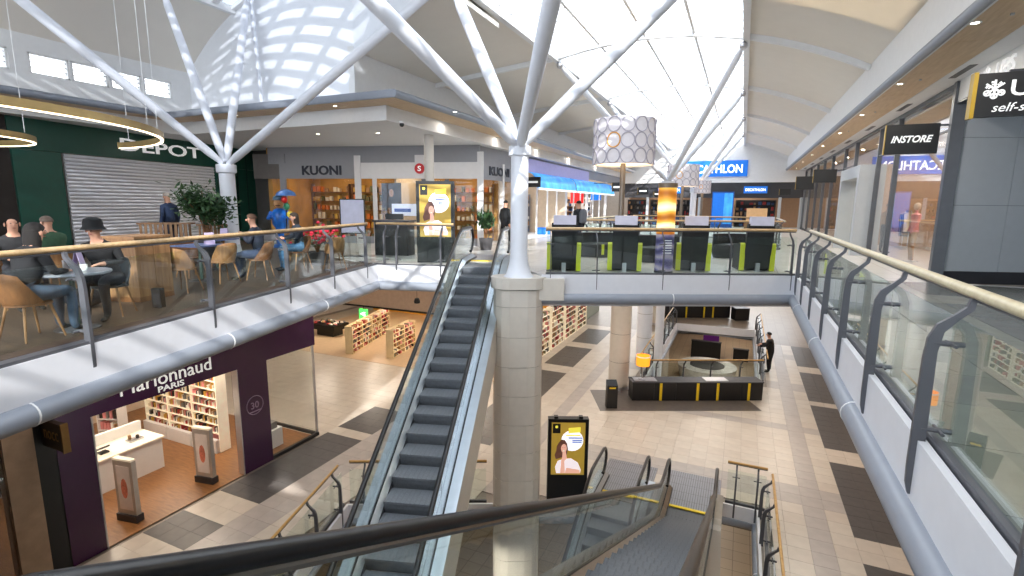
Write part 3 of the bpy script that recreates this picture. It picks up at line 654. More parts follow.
# round columns downstairs
for k, (x, y, r, m, lab) in enumerate(((-4.3, 20.75, .42, CLAD, 'round cream column downstairs beside the black litter bin'), (-4.05, 25.2, .36, CLADW, 'pale round column downstairs behind the orange lamp'), (-4.6, 33.5, .4, CLAD, 'far round column beside the lower opening'))):
    t = thing('round_column', lab, 'column', (x, y, L1)); B().lathe([(r, .15), (r, 5.27)], (x, y, L1), 28).build('shaft', [m], t, smooth=True); B().lathe([(r + .02, 0), (r + .02, .15)], (x, y, L1), 28).build('base', [CHROME], t, smooth=True)
    for zz in (1.2, 2.4, 3.6): B().lathe([(r + .002, -.006), (r + .002, .006)], (x, y, L1 + zz), 28, caps=False).build('joint_ring', [TILELINE], t)
cb = aty(429, 160, 14.6)
t = thing('round_column', 'slim beige round column behind the upstairs display', 'column', (cb.x, 14.6, 0)); B().lathe([(.16, 0), (.16, ZB - .05)], (cb.x, 14.6, 0), 20).build('shaft', [CLAD], t, smooth=True); B().lathe([(.18, 0), (.18, .1)], (cb.x, 14.6, 0), 20).build('base', [CHROME], t)
# ================================================================ LAMPS (area lights for the lower floors and shops)
def lamp(x, y, z, sx, sy, power, col=(1, .84, .66)):
    d = bpy.data.lights.new('area_lamp', 'AREA'); d.shape = 'RECTANGLE'; d.size = sx; d.size_y = sy; d.energy = power; d.color = col
    o = bpy.data.objects.new('area_lamp_light', d); COL.objects.link(o); o.location = (x, y, z); return o
WARM = (1, .90, .79); NEUT = (1, .93, .85)
for x, y in ((-10.6, 6), (-10.6, 12.5), (-10, 17), (-15, 15.5), (-20, 15)): lamp(x, y, -.76, 1.6, 1.6, 36, WARM)
for x, y in ((-7.0, 16.5), (-3.5, 16), (.3, 17.3), (-7.2, 24), (-7.2, 31), (-1, 30.5), (2.6, 18), (2.6, 26), (2.6, 34), (-1, 41), (-6, 40)): lamp(x, y, -.76, 1.6, 1.6, 72, WARM)  # the lamp near the far opening is added to brighten its white fascia
for y in (3, 7, 11): lamp(3.2, y, -.76, 1.2, 1.2, 36, WARM)
for x, y in ((-3, 4), (-2, 8), (.6, 10), (-5, 9), (-1, 15), (-1, 27), (-1, 36), (-2, 44), (0, 52)): lamp(x, y, L1 - .7 if inpoly(x, y, [(-99, -99)] * 3) or not (inpoly(x, y, VA) or inpoly(x, y, VB)) else L1 - .7, 1.5, 1.5, 80, WARM)  # basement lamps, some hanging in the openings with no ceiling above

for y in (4.5, 8.5, 12.5, 16.5, 20.5, 24.5, 28.5, 32.5, 36.5): lamp(3.08, y, ZS - .02, .12, .12, 22, (1, .92, .82))
for x, y in ((-8.7, 14.5), (-8.8, 18.5), (-8.9, 23), (-9, 28), (-9.1, 34)): lamp(x, y, ZS - .03 if x > -9.2 or y < 11.5 else ZB - .06, .12, .12, 4, (1, .92, .82))
for x, y in ((-16.5, 13.2), (-13, 14), (-10.5, 14.8)): lamp(x, y, ZB - .07, .12, .12, 18, (1, .92, .82))
# ================================================================ RIGHT SIDE, UPSTAIRS
SX = 3.9
FRAME = mat('frame_grey', (.36, .37, .39), .4, .4); INW = mat('shop_wall_cream', (.82, .75, .66), .7); INB = mat('shop_wall_tan', (.62, .50, .40), .7)
rw = struct(B().box(SX, SX + .1, 14.0, YE, ZS - .1, ZS + .2).build('wall_shopfront', [FRAME]))
ym = [14.1, 18.4, 20.6, 24.6, 27, 30.5, 33.5, 36.5, 39.8, 42.9]
for y in ym: B().box(SX - .03, SX + .1, y - .05, y + .05, .012, ZS - .1).build('mullion', [FRAME], rw)
B().box(SX - .07, SX + .16, 13.86, 14.02, .012, ZS - .02).build('corner_post', [FRAME], rw)
B().box(SX, SX + .08, 14.1, YE, .012, .12).build('sill', [FRAME], rw)
for a, c in zip(ym, ym[1:]):
    if a == 20.6: continue
    B().box(SX + .03, SX + .04, a + .05, c - .05, .12, ZS - .1).build('shop_pane', [SHOPGLASS], rw)
    for zz in (3.3,): B().box(SX, SX + .06, a + .05, c - .05, zz - .02, zz + .02).build('transom', [FRAME], rw)
B().box(SX + .03, SX + .04, 20.65, 24.55, 3.05, ZS - .1).build('shop_pane', [SHOPGLASS], rw)
pt = thing('entrance_portal', 'grey box portal around the glass shop entrance on the right', 'doorway', (SX, 22.6, 0))
B().box(SX - .45, SX + .3, 20.75, 24.45, 2.65, 3.05).build('header', [GREY], pt)
for y in (20.75, 24.15): B().box(SX - .45, SX + .3, y, y + .3, .012, 2.65).build('jamb', [GREY], pt)
for y in (21.8, 23.2): B().box(SX, SX + .05, y - .02, y + .02, .05, 2.65).build('door_frame', [CHROME], pt)
for y in (21.1, 23.25): B().box(SX + .02, SX + .03, y, y + .85, .05, 2.62).build('door_pane', [GLASS], pt)
# interior of the right shops
struct(B().box(9.4, 9.5, 14.2, YE, 0, ZS).box(SX + .12, 9.4, 14.26, YE, 4.05, 4.1).build('wall_shop_interior', [INW]))
finish('floor_shop', [(SX + .12, 14.26), (9.4, 14.26), (9.4, YE), (SX + .12, YE)], mat('shop_floor', (.55, .50, .46), .3))
struct(B().box(SX + .12, 9.4, 26.9, 27.0, 0, 4.05).box(SX + .12, 9.4, 33.4, 33.5, 0, 4.05).build('wall_shop_divider', [INB]))
for y in (17, 20.5, 24.5, 30, 36, 40): lamp(6.3, y, 4.0, 1.6, 1.6, 150, (1, .88, .74))
def shelf_unit(label, loc, rz, w, h, d, frame, cols, rows, palette, group=None, seed=1, fill=.85, back=True):
    rnd = random.Random(seed); t = thing('shelf_unit', label, 'shelf', loc, rz, group)
    if back: B().box(-w / 2, w / 2, d - .03, d, 0, h).build('back_panel', [frame], t, local=True)
    for s in (-1, 1): B().box(s * w / 2 - .02, s * w / 2 + .02, 0, d, 0, h).build('side_panel', [frame], t, local=True)
    g = B(); sh = h / rows
    for r in range(rows):
        B().box(-w / 2, w / 2, 0, d, r * sh + .02, r * sh + .05).build('shelf_board', [frame], t, local=True)
        x = -w / 2 + .05
        while x < w / 2 - .08:
            ww = rnd.uniform(.5, 1) * w / cols * .8
            if rnd.random() < fill:
                g.cur = rnd.randrange(len(palette)); hh = sh * rnd.uniform(.35, .75); g.box(x, min(w / 2 - .04, x + ww), .04, d * rnd.uniform(.5, .8), r * sh + .05, r * sh + .05 + hh)
            x += w / cols
    g.cur = max(g.cur, 1); stuff(g.build('goods', palette, t, local=True)); return t
PAL = {n: mat('goods_' + n, c, .5) for n, c in dict(tan=(.66, .50, .34), dark=(.16, .13, .12), cream=(.88, .82, .72), red=(.62, .16, .16), pink=(.85, .55, .55), white=(.92, .91, .88), blue=(.22, .35, .55), grey=(.45, .44, .43), olive=(.42, .40, .25), gold=(.80, .62, .25), teal=(.15, .42, .42), orange=(.85, .45, .15)).items()}
for k, (y, lab) in enumerate(((17.5, 'shelf of folded clothes on the back wall of the first right shop'), (22.5, 'shelf of clothes facing the entrance portal'), (30.5, 'shelf of shoes in the second shop on the right'), (38.5, 'shelf of goods in the last shop on the right'))):
    shelf_unit(lab, (8.9, y, .012), -pi / 2, 3.6, 2.6, .45, INB, 8, 5, [PAL['tan'], PAL['dark'], PAL['cream'], PAL['grey'], PAL['red']], seed=k)
# grey recess wall with the header above
UB0 = Vector((3.95, 13.95, 0)); ud = Vector((cos(radians(20)), sin(radians(20)), 0))
ub = struct(B().obox(UB0 + ud * 3 + Vector((0, 0, 2.27)), ud * 3, Vector((-ud.y, ud.x, 0)) * .04, (0, 0, 1.99)).build('wall_recess', [mat('recess_joint', (.45, .47, .49), .6)]))
for i in range(5):
    for z0, z1 in ((.29, 1.7), (1.71, 3.1), (3.11, 4.2)):
        B().obox(UB0 + ud * (.62 + i * 1.17) + Vector((0, 0, (z0 + z1) / 2)) + Vector((ud.y, -ud.x, 0)) * .05, ud * .58, Vector((-ud.y, ud.x, 0)) * .02, (0, 0, (z1 - z0) / 2)).build('wall_panel', [GREY], ub)
B().obox(UB0 + ud * 3 + Vector((0, 0, .15)) + Vector((ud.y, -ud.x, 0)) * .05, ud * 3, Vector((-ud.y, ud.x, 0)) * .02, (0, 0, .135)).build('skirting', [DSTEEL], ub)
hd = struct(B().box(SX - .02, SX + .12, -9, 13.86, 3.82, ZS).build('wall_header', [WHITE]))
B().box(SX - .03, SX + .13, -9, 13.86, 3.78, 3.82).build('header_edge', [DSTEEL], hd)
struct(B().box(9.5, 9.6, -9, 16.2, 0, ZS).box(SX + .12, 9.6, -9, 13.9, 4.3, 4.36).build('wall_gallery_side', [GREY]))
def keys(parent, org, right, up, s, m, name='key_emblem', depth=.01):
    org, right, up = Vector(org), Vector(right).normalized(), Vector(up).normalized(); nn = right.cross(up); b = B()
    for a in (0, 55, -55):
        d = up * cos(radians(a)) + right * sin(radians(a)); q = nn.cross(d)
        b.obox(org, d * s * .46, q * s * .045, nn * depth / 2); b.obox(org + d * s * .34 + q * s * .1, d * s * .05, q * s * .07, nn * depth / 2); b.obox(org + d * s * .22 + q * s * .08, d * s * .035, q * s * .06, nn * depth / 2)
        c = org - d * s * .36; P = [c + (d * cos(t) + q * sin(t)) * s * .13 for t in [2 * pi * k / 14 for k in range(14)]]; b.tube(P, s * .04, 5, closed=True)
    return b.build(name, [m], parent)
LETW = mat('letter_white', (.95, .95, .95), .4, emis=.25); SIGNB = mat('sign_black', (.05, .05, .055), .45); SIGNY = mat('sign_gold_edge', (.72, .58, .12), .4)
us = thing('hanging_sign', 'black hanging sign with white key emblem and U B S lettering', 'sign', (3.5, 9.8, 2.9))
u0, u1 = aty(979, 74, 9.8), aty(979, 117, 9.8); sg_w = 1.45
B().box(u0.x, u0.x + sg_w, 9.8, 9.92, u1.z, u0.z).build('panel', [SIGNB], us); B().box(u0.x - .05, u0.x, 9.78, 9.93, u1.z - .02, u0.z + .02).build('edge', [SIGNY], us)
keys(us, (u0.x + .2, 9.79, u0.z - .22), (1, 0, 0), (0, 0, 1), .27, LETW); text('lettering', 'UBS', LETW, us, (u0.x + .38, 9.79, u0.z - .33), (1, 0, 0), (0, 0, 1), .62, .22, .01, .01); text('lettering', 'self-service', LETW, us, (u0.x + .2, 9.79, u1.z + .06), (1, 0, 0), (0, 0, 1), .8, .12, .01, .0, .25)
B().box(SX - .02, SX + .01, 9.84, 9.88, u1.z, ZS).box(3.3, SX, 9.84, 9.88, u0.z, u0.z + .04).build('bracket', [DSTEEL], us)
hu = thing('shop_lettering', 'white raised key emblem and lettering on the header above the grey recess', 'sign', (SX - .03, 11.6, 3.85))
keys(hu, (SX - .035, 12.5, 4.03), (0, -1, 0), (0, 0, 1), .36, LETW, 'emblem'); text('letters', 'UBS', LETW, hu, (SX - .035, 12.1, 3.9), (0, -1, 0), (0, 0, 1), .7, .26, .02, .01); text('letters', 'UBS', LETW, hu, (SX - .035, 9.2, 3.9), (0, -1, 0), (0, 0, 1), .7, .26, .02, .01)
def blade(label, x0, x1, y, z0, z1, body, tx=SX, tw=.8, shear=.2, edgec=None, txtc=LETW):
    t = thing('blade_sign', label, 'sign', ((x0 + x1) / 2, y, z0)); B().box(x0, x1, y, y + .1, z0, z1).build('panel', [SIGNB], t)
    B().box(x0 - .012, x0, y, y + .1, z0, z1).build('edge', [edgec or SIGNY], t)
    if body: text('lettering', body, txtc, t, ((x0 + x1) / 2, y - .004, (z0 + z1) / 2), (1, 0, 0), (0, 0, 1), (x1 - x0) * tw, (z1 - z0) * .24, .008, .03, shear + .1, centre=True)
    B().box(min(x1, tx), max(x0 if tx < x0 else x1, tx), y + .03, y + .07, z1 - .06, z1 - .02).build('arm', [DSTEEL], t); return t
blade('black blade sign reading INSTORE on the right shopfront', 2.74, 3.69, 14.0, 2.8, 3.43, 'INSTORE', tw=.78)
for (px, py, w, h, y, lab) in ((825, 176, 20, 13, 26, 'dark blade sign behind the INSTORE sign'), (805, 183, 16, 13, 33, 'black blade sign third from the grey wall on the right'), (785, 192, 10, 6, 40, 'farthest black blade sign on the right')):
    c = aty(px, py, y); dd = (c - EYE).dot(fw); ww = w * dd / F; hh = h * dd / F; blade(lab, c.x - ww / 2, c.x + ww / 2, y, c.z - hh / 2, c.z + hh / 2, None)

# ================================================================ FAR END
FSH = mat('far_shop_dark', (.20, .20, .22), .6); BLUE = mat('sports_blue', (.05, .42, .80), .45, emis=.35, ecol=(.05, .42, .82)); LETB = mat('letter_bright', (1, 1, 1), .4, emis=1.2)
sf = thing('wall_sign', 'big blue banner with white DECATHLON lettering on the far wall', 'sign', (-2, YE, 3.9))
B().box(-5.0, .05, YE - .12, YE - .01, 3.86, 5.05).build('panel', [BLUE], sf); text('lettering', 'DECATHLON', LETB, sf, (-4.4, YE - .13, 4.12), (1, 0, 0), (0, 0, 1), 4.1, .62, .02, .015)
struct(B().box(-9.4, 3.95, YE + .02, YE + .1, 2.25, 3.4).build('wall_far_fascia', [FSH]))
struct(B().box(-9.4, 3.95, 46.5, 46.6, 0, 3.4).build('wall_far_shop', [INB])); struct(B().box(-9.4, 3.95, YE + .1, 46.6, 3.3, 3.4).build('ceiling_far_shop', [FSH]))
for x in (-9.3, -7.2, -5.6, -3.2, -.85, 2.4, 3.8): struct(B().box(x - .1, x + .1, YE, YE + .12, 0, 2.3).build('trim_far_%d' % int(x * 10 + 100), [GREY]))
for n_, (a, c, lab) in enumerate(((-.1, 1.5, 'right'), (-6.4, -4.6, 'left'))):
    s_ = thing('shop_sign', 'small lit blue sign with white lettering on the %s of the far shopfront' % lab, 'sign', (a, YE, 2.6)); B().box(a, c, YE - .06, YE + .02, 2.6, 3.12).build('panel', [BLUE], s_); text('lettering', 'DECATHLON', LETB, s_, ((a + c) / 2, YE - .07, 2.86), (1, 0, 0), (0, 0, 1), (c - a) * .85, .2, .01, .01, centre=True)
for k, x in enumerate((-8.3, -6.4, -4.4, .8)):
    shelf_unit(['dark rack of sports goods in the far shop, left end', 'dark rack of sports goods under the left blue sign', 'dark rack of sports goods left of the blue poster', 'wide dark rack of sports goods under the right blue sign'][k], (x, 44.6, .012), 0, 1.6 if k < 3 else 2.8, 2.1, .5, FSH, 9, 5, [PAL['dark'], PAL['grey'], PAL['red'], PAL['tan'], PAL['blue']], seed=20 + k)
for x in (-6, 0): lamp(x, 45, 3.25, 2, 1, 60, NEUT)
po = thing('poster_wall', 'blue and green poster panel at the far shop entrance', 'poster', (-1.5, 42.4, 0))
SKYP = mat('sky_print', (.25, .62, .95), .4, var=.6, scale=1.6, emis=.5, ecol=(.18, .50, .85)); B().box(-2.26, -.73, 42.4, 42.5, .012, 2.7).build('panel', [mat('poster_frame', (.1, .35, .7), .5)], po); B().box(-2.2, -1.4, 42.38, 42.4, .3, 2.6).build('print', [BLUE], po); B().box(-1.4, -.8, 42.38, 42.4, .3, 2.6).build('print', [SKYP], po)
cr = thing('display_crate', 'pale wooden display crate in front of the far shop', 'crate', (.5, 39.6, 0)); B().box(.1, 1.6, 39.4, 40.1, .012, .5).build('base', [OAK], cr); B().box(.2, 1.5, 39.5, 40, .5, 1.5).build('box', [mat('crate_pale', (.87, .70, .50), .6)], cr)

# ================================================================ LEFT SIDE, UPSTAIRS
# green shopfront with roller shutter
d0 = Vector((-18.26, 8.54, 0)); dd_ = Vector((-.206, .978, 0)).normalized(); dq = Vector((dd_.y, -dd_.x, 0))   # dq faces the mall
def DP(s, z, o=0.0): return d0 + dd_ * s + dq * o + Vector((0, 0, z))
gw = struct(B().obox(DP(-.64, 1.5), dd_ * .62, dq * .06, (0, 0, 1.5)).build('wall_green', [GREEN]))
struct(B().obox(DP(3.4, 3.45), dd_ * 4.68, dq * .05, (0, 0, .44)).build('wall_green_header', [GREEN]))
gw = struct(B().obox(DP(7.0, 1.5), dd_ * 1.2, dq * .05, (0, 0, 1.5)).build('wall_green_side', [GREEN]))
for k in range(3): B().obox(DP(6.4 + k * .55, 2.0, .06), dd_ * .02, dq * .01, (0, 0, 1.5)).build('panel_seam', [mat('seam_green', (.04, .16, .13), .5)], gw)
WIN_T = glass('window_teal', (.4, .7, .65), 1.5); B().obox(DP(6.6, 1.5, .07), dd_ * .3, dq * .01, (0, 0, 1.2)).build('window_pane', [WIN_T], gw)
struct(B().obox(DP(-4.5, 1.95), dd_ * 3.2, dq * .04, (0, 0, 1.94)).build('wall_dark_shop', [mat('dark_shop', (.13, .11, .10), .6)]))
sh = thing('roller_shutter', 'closed pale roller shutter in the green shopfront', 'shutter', DP(2.9, 0)); SLAT = mat('shutter_slat', (.88, .88, .90), .45, .0, var=.03)
sl0 = None
for k in range(27):
    z = .03 + k * .11
    if sl0 is None: sl0 = B().extr([DP(.1, z, o) + Vector((0, 0, h)) for o, h in ((-.03, 0), (0, .01), (.022, .05), (0, .098), (-.03, .104))], dd_ * 5.65).build('slat', [SLAT], sh)
    else: inst(sl0, sh, loc=(0, 0, k * .11))
B().obox(DP(2.9, .04, .02), dd_ * 2.85, dq * .03, (0, 0, .03)).build('bottom_bar', [STEEL], sh)
sd_ = thing('shop_sign', 'white DEPOT lettering on the green shopfront', 'sign', DP(3, 3.3)); text('lettering', 'DEPOT', LETW, sd_, DP(1.85, 3.26, .06), dd_, (0, 0, 1), 3.25, .40, .03, .012)
# travel agency front
K0 = Vector((-18.1, 15.67, 0)); K1 = Vector((-9.33, 17.76, 0)); kd = (K1 - K0).normalized(); kq = Vector((kd.y, -kd.x, 0))
def KP(s, z, o=0.0): return K0 + kd * s + kq * o + Vector((0, 0, z))
def kx(px, py=180):
    d = ray(px, py); t = (K0 - EYE).dot(kq) / d.dot(kq); return (EYE + d * t - K0).dot(kd)
KG = mat('fascia_grey', (.56, .56, .58), .5, var=.02); KW = mat('fascia_pale', (.86, .85, .85), .5, var=.02)
Lk = (K1 - K0).length
kw = struct(B().obox(KP(Lk / 2, 3.53), kd * Lk / 2, kq * .05, (0, 0, .34)).build('wall_agency', [KG]))
def kpan(name, pa, pb, z0, z1, o, m, par=kw, th=.03): return B().obox(KP((kx(pa) + kx(pb)) / 2, (z0 + z1) / 2, o), kd * (kx(pb) - kx(pa)) / 2, kq * th, (0, 0, (z1 - z0) / 2)).build(name, [m], par)
kpan('fascia_panel', 286, 357, 2.6, 3.22, .06, KG); kpan('fascia_panel', 361, 416, 2.6, 3.22, .05, KW); kpan('fascia_panel', 434, 480, 2.6, 3.22, .05, KW); kpan('fascia_panel', 416, 434, 2.6, 3.5, .07, KW)
kpan('fascia_panel', 255, 283, 2.6, 3.6, .02, mat('shutter_brown', (.40, .38, .37), .6)); kpan('pilaster', 281, 287, .012, 3.6, .05, KG); kpan('pilaster', 356, 362, .012, 3.5, .09, KW); kpan('pilaster', 478, 484, .012, 3.6, .09, KW); kpan('pilaster', 373, 377, .012, 2.6, .04, KW)
kpan('shop_pane', 287, 356, .3, 2.6, 0, SHOPGLASS, kw, .005); kpan('shop_pane', 377, 478, .3, 2.6, 0, SHOPGLASS, kw, .005); kpan('shop_pane', 255, 281, .3, 2.6, 0, SHOPGLASS, kw, .005)
kpan('stall_riser', 255, 480, .012, .3, .0, KG)
ks_ = thing('shop_sign', 'dark KUONI lettering on the grey fascia left of the display', 'sign', KP(kx(320), 2.7)); text('lettering', 'KUONI', mat('letter_navy', (.06, .08, .16), .4), ks_, KP(kx(304), 2.74, .1), kd, (0, 0, 1), kx(343) - kx(304), .38, .03, .03)
AG = mat('agency_gold', (.72, .52, .24), .7, var=.35, scale=1.2)
struct(B().obox(KP(Lk / 2, 1.95, -3.2), kd * Lk / 2, kq * .05, (0, 0, 1.94)).build('wall_agency_back', [AG])); struct(B().obox(KP(-.1, 1.95, -1.7), kd * .1, kq * 1.55, (0, 0, 1.94)).build('wall_agency_side', [AG]))
for s_ in (1.5, 3.6, 6, 8): p = KP(s_, 3.15, -1.6); lamp(p.x, p.y, p.z, 1.2, 1.2, 20, (1, .80, .55))
struct(B().obox(KP(Lk / 2, 3.22, -1.6), kd * Lk / 2, kq * 1.6, (0, 0, .02)).build('ceiling_agency', [KW]))
for k, (px, lab) in enumerate(((292, 'brochure shelf behind the statue in the agency window'), (338, 'golden brochure shelf under the KUONI lettering'), (398, 'brochure shelf behind the dark portrait poster'), (452, 'brochure shelf at the right end of the agency'))):
    p = KP(kx(px), .012, -2.9); shelf_unit(lab, (p.x, p.y, .012), math.atan2(kd.y, kd.x), 1.9, 2.5, .3, OAKD, 9, 6, [PAL['gold'], PAL['orange'], PAL['tan'], PAL['cream'], PAL['olive']], seed=40 + k)
pp_ = thing('window_poster', 'dark portrait poster in the agency window', 'poster', KP(kx(388), 1.2, -.3)); B().obox(KP(kx(388), 1.95, -.3), kd * .42, kq * .01, (0, 0, .5)).build('print', [mat('poster_dark', (.22, .16, .15), .5, var=.5, scale=3)], pp_); B().ball(KP(kx(388), 2.05, -.27), .12, .02, .16).build('portrait', [mat('skin_print', (.80, .62, .52), .6)], pp_, smooth=True)
pw_ = thing('window_banner', 'white and blue banner in the agency window', 'banner', KP(kx(402), .9, -.2)); B().obox(KP(kx(402), 1.38, -.2), kd * .55, kq * .01, (0, 0, .24)).build('sheet', [mat('banner_white', (.86, .88, .95), .5, emis=.3)], pw_); B().obox(KP(kx(400), 1.36, -.18), kd * .35, kq * .006, (0, 0, .07)).build('printed_band', [mat('letter_blue', (.2, .35, .75), .5)], pw_)
rs = thing('round_sign', 'round red sign on the white pilaster above the display', 'sign', KP(kx(423), 2.8, .12)); rc = KP(kx(421), 2.98, .12)
B().tube([rc, rc + kq * .04], .2, 20).build('disc', [mat('sign_red', (.78, .12, .14), .5)], rs); text('letters', 'S', LETW, rs, rc + kq * .045, kd, (0, 0, 1), .14, .2, .01, .02, centre=True)
# right face of the agency and shops beyond, plane along the mall
LX = -9.45
lw = struct(B().box(LX - .1, LX, K1.y, YE, 3.3, ZB).build('wall_left_shops', [KG]))
B().box(LX - .06, LX + .04, K1.y + .1, 22.3, 2.6, 3.3).build('fascia_panel', [KG], lw)
k2 = thing('shop_sign', 'KUONI lettering on the grey fascia beside the white column', 'sign', (LX, 19, 2.7)); text('lettering', 'KUONI', mat('letter_navy2', (.10, .11, .16), .4), k2, (LX + .06, 18.7, 2.78), (0, 1, 0), (0, 0, 1), 1.9, .36, .03, .03)
for a, c in ((17.9, 20), (20.05, 22.3)): B().box(LX - .03, LX - .02, a, c, .1, 2.6).build('shop_pane', [SHOPGLASS], lw)
for y in (20.0, 22.4, 28.6, 33, 38): B().box(LX - .08, LX + .08, y - .08, y + .08, .012, 3.3).build('pilaster', [KW], lw)
VIO = mat('violet_band', (.62, .60, .78), .5, emis=.15); B().box(LX - .06, LX + .1, 22.5, 33, 3.15, 3.75).build('violet_band', [VIO], lw)
# curved sky-printed awning
for y in (24.1, 25.6, 27.1, 30.2, 31.6, 34.6, 36.3): B().box(LX - .05, LX + .02, y - .03, y + .03, .012, 3.15).build('window_mullion', [WHITE], lw)
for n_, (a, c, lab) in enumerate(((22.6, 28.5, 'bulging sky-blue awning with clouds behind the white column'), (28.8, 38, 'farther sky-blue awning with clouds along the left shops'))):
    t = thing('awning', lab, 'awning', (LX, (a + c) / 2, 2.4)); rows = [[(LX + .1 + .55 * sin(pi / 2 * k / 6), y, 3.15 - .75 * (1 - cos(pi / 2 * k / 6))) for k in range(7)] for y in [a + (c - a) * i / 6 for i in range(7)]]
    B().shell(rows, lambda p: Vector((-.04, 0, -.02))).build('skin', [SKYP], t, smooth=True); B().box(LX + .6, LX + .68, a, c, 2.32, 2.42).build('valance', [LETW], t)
struct(B().box(LX - 4, LX - 3.9, 17.9, YE, 0, 3.4).box(LX - 4, LX, 22.35, 22.45, 0, 3.3).box(LX - 4, LX, 28.5, 28.6, 0, 3.3).box(LX - 4, LX - .1, 18, YE, 3.3, 3.36).build('wall_left_interior', [INW]))
for y in (20, 25, 31, 36, 41): lamp(LX - 1.8, y, 3.25, 1.5, 2, 110, NEUT)
for k, (y, lab) in enumerate(((24.5, 'white shelf of boxes in the shop under the sky awning'), (27, 'shelf of dark boxes beside the red panel'), (31, 'shelf in the shop with the farther sky awning'), (36, 'shelf in the last shop on the left'), (40.3, 'shelf in the corner by the far left wall'))):
    shelf_unit(lab, (LX - 2.0, y, .012), pi / 2, 2.2, 2.2, .4, [KW, KG, KW, OAK, KW][k], 10, 6, [PAL['white'], PAL['cream'], PAL['dark'], PAL['blue'], PAL['tan']], seed=60 + k)
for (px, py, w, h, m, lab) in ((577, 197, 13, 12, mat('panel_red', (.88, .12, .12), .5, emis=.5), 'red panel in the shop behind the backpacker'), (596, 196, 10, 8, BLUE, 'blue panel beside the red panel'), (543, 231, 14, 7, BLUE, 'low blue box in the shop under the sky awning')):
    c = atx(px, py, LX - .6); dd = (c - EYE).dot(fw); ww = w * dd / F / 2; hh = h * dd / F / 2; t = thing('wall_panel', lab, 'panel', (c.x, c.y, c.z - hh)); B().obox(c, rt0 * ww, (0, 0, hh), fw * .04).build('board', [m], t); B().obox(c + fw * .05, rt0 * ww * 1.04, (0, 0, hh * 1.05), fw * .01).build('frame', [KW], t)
for (px, py, w, h, y, lab) in ((533, 182, 15, 10, 21.5, 'black blade sign just right of the white column'), (617, 187, 10, 9, 32, 'black blade sign behind the first lamp post'), (643, 191, 10, 7, 36.5, 'black blade sign between the drum lamps'), (657, 194, 6, 6, 40, 'farthest black blade sign on the left')):
    c = aty(px, py, y); dd = (c - EYE).dot(fw); ww = w * dd / F; hh = h * dd / F; t = blade(lab, c.x - ww / 2, c.x + ww / 2, y, c.z - hh / 2, c.z + hh / 2, None, tx=LX + .72); B().box(c.x - ww * .35, c.x + ww * .35, y - .006, y, c.z - hh * .1, c.z + hh * .1).build('lettering', [LETW], t)
struct(B().box(-26, -18.2, 16.4, 16.5, 0, ZB).build('wall_terrace_back', [mat('dark_wall', (.25, .24, .23), .6)]))
# ================================================================ LOWER FLOOR SHOPS
PX = -12.35
pw = struct(B().box(PX - .25, PX, 5.06, 12.0, -2.9, -.73).build('wall_perfumery', [PURPLE]))
for a, c in ((5.06, 5.7), (9.18, 10.14)): B().box(PX - .25, PX, a, c, L1, -2.9).build('pillar', [PURPLE], pw)
B().box(PX - .25, PX + .005, 5.06, 10.16, L1, L1 + .1).build('plinth', [BLACK], pw) if False else None
B().box(PX - .06, PX - .05, 10.14, 11.95, L1 + .1, -2.9).build('shop_pane', [SHOPGLASS], pw); B().box(PX - .1, PX, 10.14, 11.98, L1, L1 + .1).build('sill', [BLACK], pw)
B().box(-16, PX - .05, 11.93, 11.94, L1 + .1, -2.9).build('shop_pane', [SHOPGLASS], pw); B().box(-16, PX, 11.9, 11.98, L1, L1 + .1).build('sill', [BLACK], pw)
B().box(PX - .08, PX - .04, 11.9, 11.98, L1 + .1, -2.9).build('corner_bar', [CHROME], pw)
for y in (5.7, 9.15): B().box(PX - .2, PX + .01, y, y + .03, L1, -2.9).build('edge_trim', [CHROME], pw)
struct(B().box(-20, -12.6, 11.85, 12.0, -2.9, -.73).build('wall_perfumery_return', [PURPLE]))
struct(B().box(PX - .25, PX - .02, 4.72, 5.06, L1, -.73).build('trim_black', [BLACK])); struct(B().box(PX - .3, PX + .03, 4.25, 4.72, L1, -.73).build('trim_stone', [mat('stone_pilaster', (.62, .52, .43), .5, var=.15, scale=4)]))
gl = struct(B().box(PX - .1, PX, 3.0, 3.06, L1, -.73).box(PX - .1, PX, 1.0, 1.06, L1, -.73).build('window_31', [FRAME])); B().box(PX - .06, PX - .05, -2, 4.25, L1, -.73).build('pane', [glass('grey_glass', (.6, .62, .65), 1.6)], gl)
struct(B().box(-16, -15.9, -4, 4.7, L1, -.73).build('wall_grey_shop', [GREY]))
ms = thing('shop_sign', 'white Marionnaud Paris lettering on the purple header', 'sign', (PX, 7.2, -2.7))
text('lettering', 'Marionnaud', LETW, ms, (PX + .015, 6.3, -2.66), (0, 1, 0), (0, 0, 1), 2.15, .33, .02, .0); text('lettering', 'PARIS', LETW, ms, (PX + .015, 7.1, -2.84), (0, 1, 0), (0, 0, 1), .62, .14, .02, .01)
em = thing('round_emblem', 'faint round white emblem on the purple pillar', 'emblem', (PX, 9.66, -4.5)); EMB = mat('emblem_pale', (.58, .48, .60), .5)
ec = atx(255, 405, PX + .01); B().tube([ec + Vector((0, cos(a) * .27, sin(a) * .27)) for a in [2 * pi * k / 24 for k in range(24)]], .012, 6, closed=True).build('ring', [EMB], em); text('lettering', '30', EMB, em, ec, (0, 1, 0), (0, 0, 1), .26, .2, .01, .01, centre=True)
B().box(PX + .002, PX + .01, ec.y - .2, ec.y + .2, ec.z - .2, ec.z - .17).build('underline', [EMB], em)
